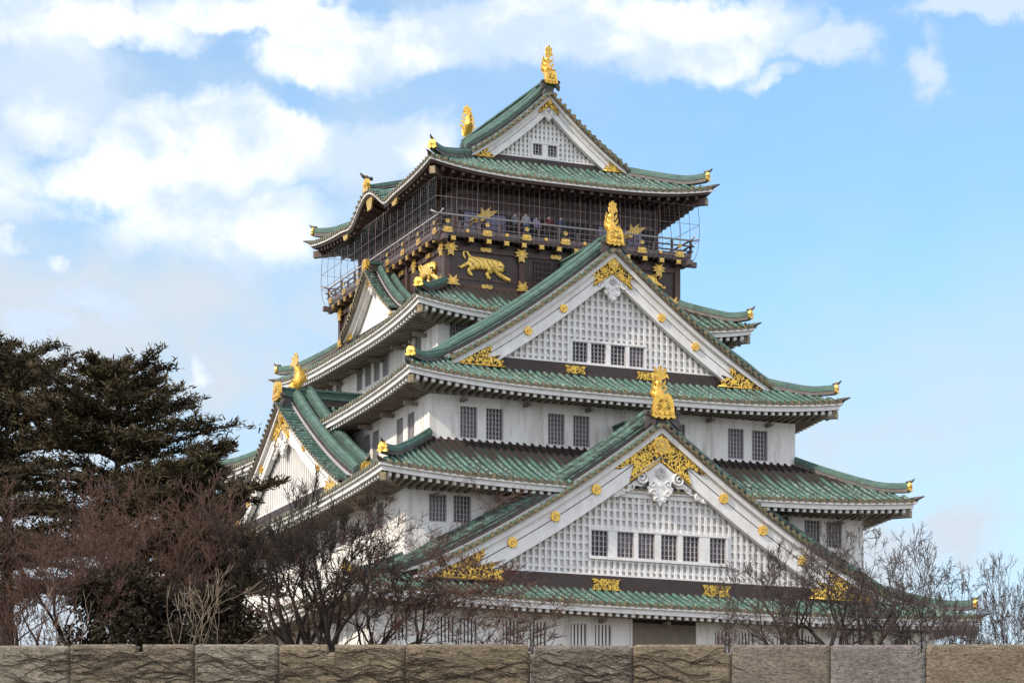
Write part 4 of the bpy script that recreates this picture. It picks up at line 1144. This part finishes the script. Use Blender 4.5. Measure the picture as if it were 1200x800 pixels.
for i in range(len(edges) - 1):
    x0, x1 = (edges[i] - 600) * k_, (edges[i + 1] - 600) * k_
    t = TINT[(i - 2) % len(TINT)] if 2 <= i <= 11 else TINT[i % len(TINT)]
    ms = mat_stone('hewn_stone', *t)
    top = ZT + rs.uniform(-.02, .03); bot = ZT - 1.95
    mb = MB(); n = max(8, int((x1 - x0) / .09)); m_ = 22; G_ = .010
    nts = [((p - 600) * k_) for p in notch_px]
    def topz(x):
        z = top
        for q in nts:
            if abs(x - q) < .125: z = top - .26
        e = min(x - x0, x1 - x); z -= .05 * math.exp(-max(e, 0) / .06)
        return z
    xs = sorted(set([x0 + G_ + (x1 - x0 - 2 * G_) * a / n for a in range(n + 1)] + [q + d_ for q in nts for d_ in (-.126, -.124, .124, .126) if x0 + G_ < q + d_ < x1 - G_]))
    rows = []
    for x in xs:
        tz = topz(x); row = []
        for j in range(m_ + 1):
            z = bot + G_ + (tz - bot - G_) * j / m_
            e = min(x - x0, x1 - x, (tz - z) * 1.2 + .02, z - bot)
            y = -.10 * min(1, e / .12) + .03 * math.sin(x * 2.1 + z * 1.4 + i) * math.sin(z * 2.9 + x * .7) * min(1, e / .2) + rs.uniform(-.006, .006) * min(1, e / .1)
            row.append((x, y, z + 1.6))
        row += [(x, .25, tz + 1.6), (x, .85, tz + 1.6), (x, .85, bot + 1.6)]
        rows.append(row)
    mb.grid(rows, ms, smooth=True)
    mb.add(rows[0], [tuple(range(len(rows[0])))], ms); mb.add(rows[-1], [tuple(range(len(rows[-1])))][::-1], ms)
    b_ = mb.build('stone_block', wall, (0, -.6, 0))
    if 2 <= i <= 11: b_['label'] = DESC[i - 2] + ' hewn stone block'
lw = MB(); lm = mat_stone('hewn_stone_lower', (.19, .16, .12), (.13, .11, .085)); z = ZT - 1.97 + 1.6; r_ = 0
while z > 0.02:
    h = min(1.5, z); x = -60 - r_ * 1.3
    while x < 60:
        w = rs.uniform(2.2, 3.8); yy = -rs.uniform(0, .08) - (ZT + 1.6 - z) * .04
        lw.box(x + .02, x + w - .02, yy, .8, z - h + .02, z, lm); x += w
    z -= h; r_ += 1
lw.build('lower_courses', wall, (0, -.6, 0))['kind'] = 'stuff'

# leafless vines on the face of the blocks
vine_m = mat('vine_bark', (.030, .020, .013), .95, col2=(.045, .03, .02), scale=4)
def vine(label, u0, u1, n, seed):
    r = random.Random(seed); mb = MB()
    for i in range(n):
        x = ((r.uniform(u0, u1)) - 600) * k_; z = ZT - r.uniform(.12, 1.7); a = r.choice((0, PI)) + r.uniform(-.35, .35); pts = []; L_ = r.uniform(1.2, 4.2); st = .14; ph = r.uniform(0, 6)
        for q in range(int(L_ / st)):
            if not (u0 - 20 < 600 + x / k_ < u1 + 20) or z > ZT - .08 or z < ZT - 1.9: break
            pts.append((x, DW - .135 - .02 * math.sin(q), z)); a += r.gauss(0, .16); a -= .08 * math.sin(a * 2)
            x += st * math.cos(a); z += st * math.sin(a + .35 * math.sin(q * .55 + ph)) * .8
        if len(pts) > 4:
            r0 = r.choice((.007, .009, .011, .014, .022)); mb.tube(pts, [r0 * (1 - .6 * q / len(pts)) for q in range(len(pts))], vine_m, 4)
    tag(mb.build('climbing_vine'), label, 'vine', 'bare vines on the stone wall')
vine('tangled bare brown vine stems crossing the pale left blocks of the stone wall', 2, 330, 95, 1)
vine('dense bare brown vine stems crossing the middle blocks of the stone wall', 332, 620, 105, 2)
vine('thin sparse bare vine stems on the stone blocks under the castle entrance', 625, 850, 55, 3)

# ------------------------------------------------------------------ trees
bark = {'dark': mat('dark_bark', (.020, .013, .010), .95, col2=(.032, .021, .016), scale=3, bump=.5),
        'brown': mat('reddish_brown_bark', (.118, .060, .043), .95, col2=(.072, .038, .029), scale=3),
        'grey': mat('grey_brown_bark', (.085, .062, .055), .95, col2=(.055, .041, .037), scale=3),
        'pale': mat('pale_bark', (.22, .165, .115), .9, col2=(.15, .11, .08), scale=4)}

def bare_tree(label, u, vtop, dist, seed, trunk_m, twig_m, stems=1, spread=.55, lv=6, wid=None, tw=5, r0=.16, rmin=.0125, up=.10, l0=(.40, .50), hq=.992, group='leafless trees behind the stone wall', droop=0, fork=.30):
    rr = random.Random(seed); base = wp(u, HY, dist); base.z = 9.9
    Ht = (HY - vtop) / FPX * dist - base.z
    W = (wid / FPX * dist / 2) if wid else Ht * .6
    segs = [[], []]; tips = []
    def limb(p, d, length, rad, lev):
        n = 4 if lev < 3 else 3; pts = [p.copy()]; dd = d.copy(); rads = [rad]
        for i in range(n):
            j = Vector((rr.gauss(0, 1), rr.gauss(0, 1), rr.gauss(0, 1))) * (.13 if lev < 2 else .2)
            dd = (dd + j + Vector((0, 0, up - droop * lev * .03))).normalized(); pts.append(pts[-1] + dd * length / n); rads.append(max(rad * (1 - .42 * (i + 1) / n), rmin))
        segs[0 if lev < min(4, lv) else 1].append((pts, rads, 6 if lev < 2 else (4 if lev < 4 else 3)))
        if lev >= lv:
            return
        k = rr.choice((2, 2, 3)) if lev < lv - 1 else tw
        if lev == 0 and stems == 1: k = 3
        for c in range(k):
            ax = dd.cross(Vector((rr.gauss(0, 1), rr.gauss(0, 1), rr.gauss(0, .6)))).normalized()
            ang = rr.uniform(.55, 1.35) * fork * 2 * (1 if c else .6)
            nd = (Matrix.Rotation(ang, 3, ax) @ dd).normalized()
            q = pts[-1] if c < 2 or lev == lv - 1 and c < 3 else pts[rr.randint(1, n - 1)]
            limb(q, nd, length * rr.uniform(.56, .86), max(rads[-1] * (.85 if c == 0 else .7), rmin), lev + 1)
    for s_ in range(stems):
        a = 2 * PI * (s_ + rr.random() * .5) / max(stems, 1); lean = spread * rr.uniform(.4, 1.0) if stems > 1 else spread * .1
        if stems > 4:
            an = spread * (-1 + 2 * (s_ + .5) / stems) + rr.gauss(0, .06); lean = abs(an); a = (0 if an > 0 else PI) + rr.uniform(-.7, .7)
        d = Vector((math.sin(lean) * math.cos(a), math.sin(lean) * math.sin(a) * .6, math.cos(lean)))
        limb(Vector((base.x + .3 * math.cos(a) * (stems > 1), base.y + .3 * math.sin(a) * (stems > 1), base.z - .3)), d, Ht * rr.uniform(*l0), r0 * rr.uniform(.75, 1.1), 0)
    # fit the grown tree to its measured height and width
    zs_ = sorted(p.z for g_ in segs for (pts, _, _) in g_ for p in pts); zm = zs_[int(len(zs_) * hq)]; xs = sorted(p.x for (pts, _, _) in segs[1] for p in pts)
    kz = Ht / (zm - base.z); hw = max((xs[int(len(xs) * .985)] - xs[int(len(xs) * .015)]) / 2, .1); kx = W / hw if wid else kz
    root = empty('leafless_tree', None, base)
    tag(root, label, 'bare tree', group)
    for nm, g_, m_ in (('trunk', segs[0], trunk_m), ('crown', segs[1], twig_m)):
        mb = MB()
        for pts, rads, ns in g_:
            mb.tube([Vector(((p.x - base.x) * kx, (p.y - base.y) * kx, (p.z - base.z) * kz)) for p in pts], rads, m_, ns, cap=False)
        mb.build(nm, root)
    return root

def needle_tree(label, u, vtop, dist, seed, wid, nb=60, low=.12, lean=0.0, dens=1.0, flat=.5):
    """dark cedar: level tiers of long boughs with sprays of needles and gaps between the tiers"""
    rr = random.Random(seed); base = wp(u, HY, dist); base.z = 9.9; Ht = (HY - vtop) / FPX * dist - base.z; W = wid / FPX * dist / 2
    root = empty('cedar_tree', None, base); tag(root, label, 'conifer tree', 'dark cedars behind the stone wall')
    tk = MB(); fo = MB(); br = MB()
    top = Vector((lean, 0, Ht * .96))
    tk.tube([(0, 0, -.4), (lean * .3, 0, Ht * .35), (lean * .7, 0, Ht * .7), top], [.42, .30, .14, .03], bark['dark'], 8)
    fv = []; ff = []
    def spray(p, d, L_):
        """flat twig with short needles"""
        n = int(5 * L_ / .5) + 3
        for _ in range(int(n * dens) + 1):
            q = p + d * rr.random() * L_ + Vector((rr.gauss(0, .06), rr.gauss(0, .06), rr.gauss(0, .05)))
            a = Vector((rr.gauss(0, 1), rr.gauss(0, 1), rr.gauss(.25, .55))); a = (a.normalized() + d * .7).normalized(); l = rr.uniform(.14, .34)
            w = a.cross(Vector((rr.gauss(0, 1), rr.gauss(0, 1), rr.gauss(0, 1)))).normalized() * rr.uniform(.018, .045)
            b = len(fv); fv.extend([q - w, q + w, q + a * l * .6 + w * .7, q + a * l, q + a * l * .6 - w * .7]); ff.append((b, b + 1, b + 2, b + 3, b + 4))
    for i in range(nb):
        t = low + (1 - low) * ((i + rr.random()) / nb) ** .8; tier = round(t * 13 + rr.gauss(0, .3)) / 13
        t = max(low, min(.985, lerp(t, tier, .4))); z = Ht * t * .97
        prof = min(1.0, max(.30, 1.30 * max(0, 1 - t) ** .36))
        Lb = W * 1.22 * prof * rr.uniform(.45, 1.08); a = rr.uniform(0, 2 * PI)
        rise = rr.uniform(.06, .34) + .55 * max(0, t - .7) / .3
        pts = []; c0 = Vector((lean * t, 0, z))
        for q in range(8):
            f = q / 7; pts.append(c0 + Vector((math.cos(a + .12 * math.sin(f * 4 + i)) * Lb * f, math.sin(a) * Lb * f * .8, Lb * (rise * f - .16 * f * f) + .08 * math.sin(f * 7 + i))))
        br.tube(pts, [.09 * (1 - .85 * q / 7) * (.5 + Lb / 8) + .012 for q in range(8)], bark['dark'], 4, cap=False)
        for q in range(1, 8):
            nsub = 3 if q < 7 else 2
            for s_ in range(nsub * 2):
                f = (q - rr.random()) / 7; p = pts[q - 1].lerp(pts[q], rr.random()); side = 1 if s_ % 2 else -1
                dl = (pts[q] - pts[q - 1]).normalized(); lat = Vector((-dl.y, dl.x, 0)) * side
                d = (dl * rr.uniform(.5, 1.0) + lat * rr.uniform(.3, 1.0) + Vector((0, 0, rr.uniform(-.08, .30)))).normalized(); L2 = (.38 + .5 * (1 - f)) * rr.uniform(.6, 1.7) * min(1.3, Lb / 3)
                br.tube([p, p + d * L2], [.018, .007], bark['dark'], 3, cap=False)
                spray(p, d, L2)
                for _ in range(2):
                    p2 = p + d * L2 * rr.uniform(.3, .9); d2 = (d + Vector((rr.gauss(0, .6), rr.gauss(0, .6), rr.gauss(.12, .2)))).normalized(); spray(p2, d2, L2 * .55)
    fo.add(fv, ff, needle)
    tk.build('trunk', root); br.build('boughs', root); fo.build('crown', root)
    return root
needle = mat('cedar_needles', (.034, .027, .013), .9, col2=(.074, .058, .029), scale=.9, spec=.2)
needle_tree('broad flat topped dark cedar with layered boughs, standing left of the castle', 138, 424, 118, 11, 310, 84, .40, dens=.58)
needle_tree('dark cedar cut off by the left edge of the picture', 8, 414, 122, 12, 330, 80, .40, dens=.58)
needle_tree('lower dark cedar with wide boughs reaching right towards the left gable', 234, 536, 113, 13, 255, 46, .42, dens=.75)

def bush(label, u, vtop, dist, seed, wid, m_, n=9000):
    rr = random.Random(seed); base = wp(u, HY, dist); base.z = 9.95; Ht = (HY - vtop) / FPX * dist - base.z; W = wid / FPX * dist / 2
    root = empty('evergreen_shrub', None, base); tag(root, label, 'shrub')
    st = MB(); fv = []; ff = []; clumps = []
    for i in range(16):
        a = rr.uniform(0, 2 * PI); f = rr.uniform(.2, .85); p = Vector((math.cos(a) * W * f, math.sin(a) * W * f * .6, Ht * rr.uniform(.35, .86) * (1 - .45 * f * f))); clumps.append((p, rr.uniform(.22, .4) * W))
        st.tube([(0, 0, -.1), p * .5 + Vector((0, 0, .2)), p], [.06, .035, .015], bark['dark'], 4, cap=False)
    for _ in range(n):
        c, r = rr.choice(clumps); d = Vector((rr.gauss(0, 1), rr.gauss(0, 1), rr.gauss(0, .8))).normalized(); p = c + d * r * rr.random() ** .4
        if p.z < 0: continue
        a = (d + Vector((rr.gauss(0, .6), rr.gauss(0, .6), rr.gauss(.2, .5)))).normalized(); w = a.cross(Vector((rr.gauss(0, 1), rr.gauss(0, 1), 1))).normalized() * .05; l = rr.uniform(.12, .26); b = len(fv)
        fv.extend([p - w * .4, p + w * .4, p + a * l * .55 + w, p + a * l, p + a * l * .55 - w]); ff.append((b, b + 1, b + 2, b + 3, b + 4))
    fo = MB(); fo.add(fv, ff, m_); st.build('stem', root); fo.build('crown', root)
leafm = mat('dark_shrub_leaves', (.026, .021, .013), .85, col2=(.050, .038, .024), scale=2, spec=.2)
bush('wide dark evergreen shrub behind the second wall notch from the left', 150, 664, 105, 21, 200, leafm, 13000)
bush('small dark evergreen shrub left of the many stemmed bare tree', 252, 672, 104, 22, 120, leafm, 7000)

T = bare_tree
T('reddish bare tree with a dense twig haze under the left cedar', 62, 560, 108, 31, bark['dark'], bark['brown'], 3, .5, 7, 270, 4, .17, rmin=.0085)
T('tall reddish bare tree rising in front of the broad cedar trunk', 148, 550, 110, 32, bark['brown'], bark['brown'], 2, .4, 7, 210, 5, .19, rmin=.0085)
T('reddish bare tree in front of the lower cedar', 240, 578, 109, 33, bark['dark'], bark['brown'], 3, .5, 7, 220, 4, .16, rmin=.0085)
T('bare reddish sapling thicket at the left edge of the picture', 5, 605, 107, 34, bark['brown'], bark['brown'], 4, .6, 7, 240, 3, .11, rmin=.0085)
T('low brown thicket of bare stems under the reddish trees at the far left', 30, 652, 104, 44, bark['brown'], bark['brown'], 8, 1.0, 6, 210, 6, .06, rmin=.009)
T('large many stemmed vase shaped bare tree in front of the left gable', 362, 572, 106, 35, bark['dark'], bark['dark'], 11, .85, 6, 310, 9, .25, fork=.24, up=.07, rmin=.009)
T('fine brown bare tree behind the vase shaped one', 425, 588, 110, 36, bark['dark'], bark['brown'], 3, .5, 7, 290, 5, .14, rmin=.0085)
T('low bare tree with arching brown twigs below the big front gable', 520, 648, 107, 37, bark['dark'], bark['brown'], 6, 1.0, 6, 330, 7, .09, rmin=.010)
T('wide crowned dark bare tree in front of the right end of the castle', 985, 636, 107, 38, bark['dark'], bark['grey'], 10, 1.15, 7, 290, 7, .24, fork=.34, up=.02, rmin=.0075, hq=.965)
T('rounded grey bare tree right of the wide crowned dark one', 1075, 650, 111, 39, bark['dark'], bark['grey'], 6, 1.0, 7, 160, 5, .13, rmin=.008, up=.02, fork=.34, hq=.965)
T('pale thin bare tree against the sky at the right edge of the picture', 1168, 676, 125, 40, bark['grey'], bark['grey'], 7, 1.0, 7, 150, 5, .12, rmin=.008, up=.02, fork=.34, hq=.96)
T('light barked young bare tree with few branches behind the pale grey block', 100, 686, 99, 41, bark['pale'], bark['pale'], 1, .3, 4, 75, 2, .035, rmin=.009, group='pale saplings behind the stone wall')
T('light barked sapling with upright stems in front of the dark shrub', 226, 668, 99, 42, bark['pale'], bark['pale'], 5, .5, 3, 110, 3, .026, rmin=.009, group='pale saplings behind the stone wall')
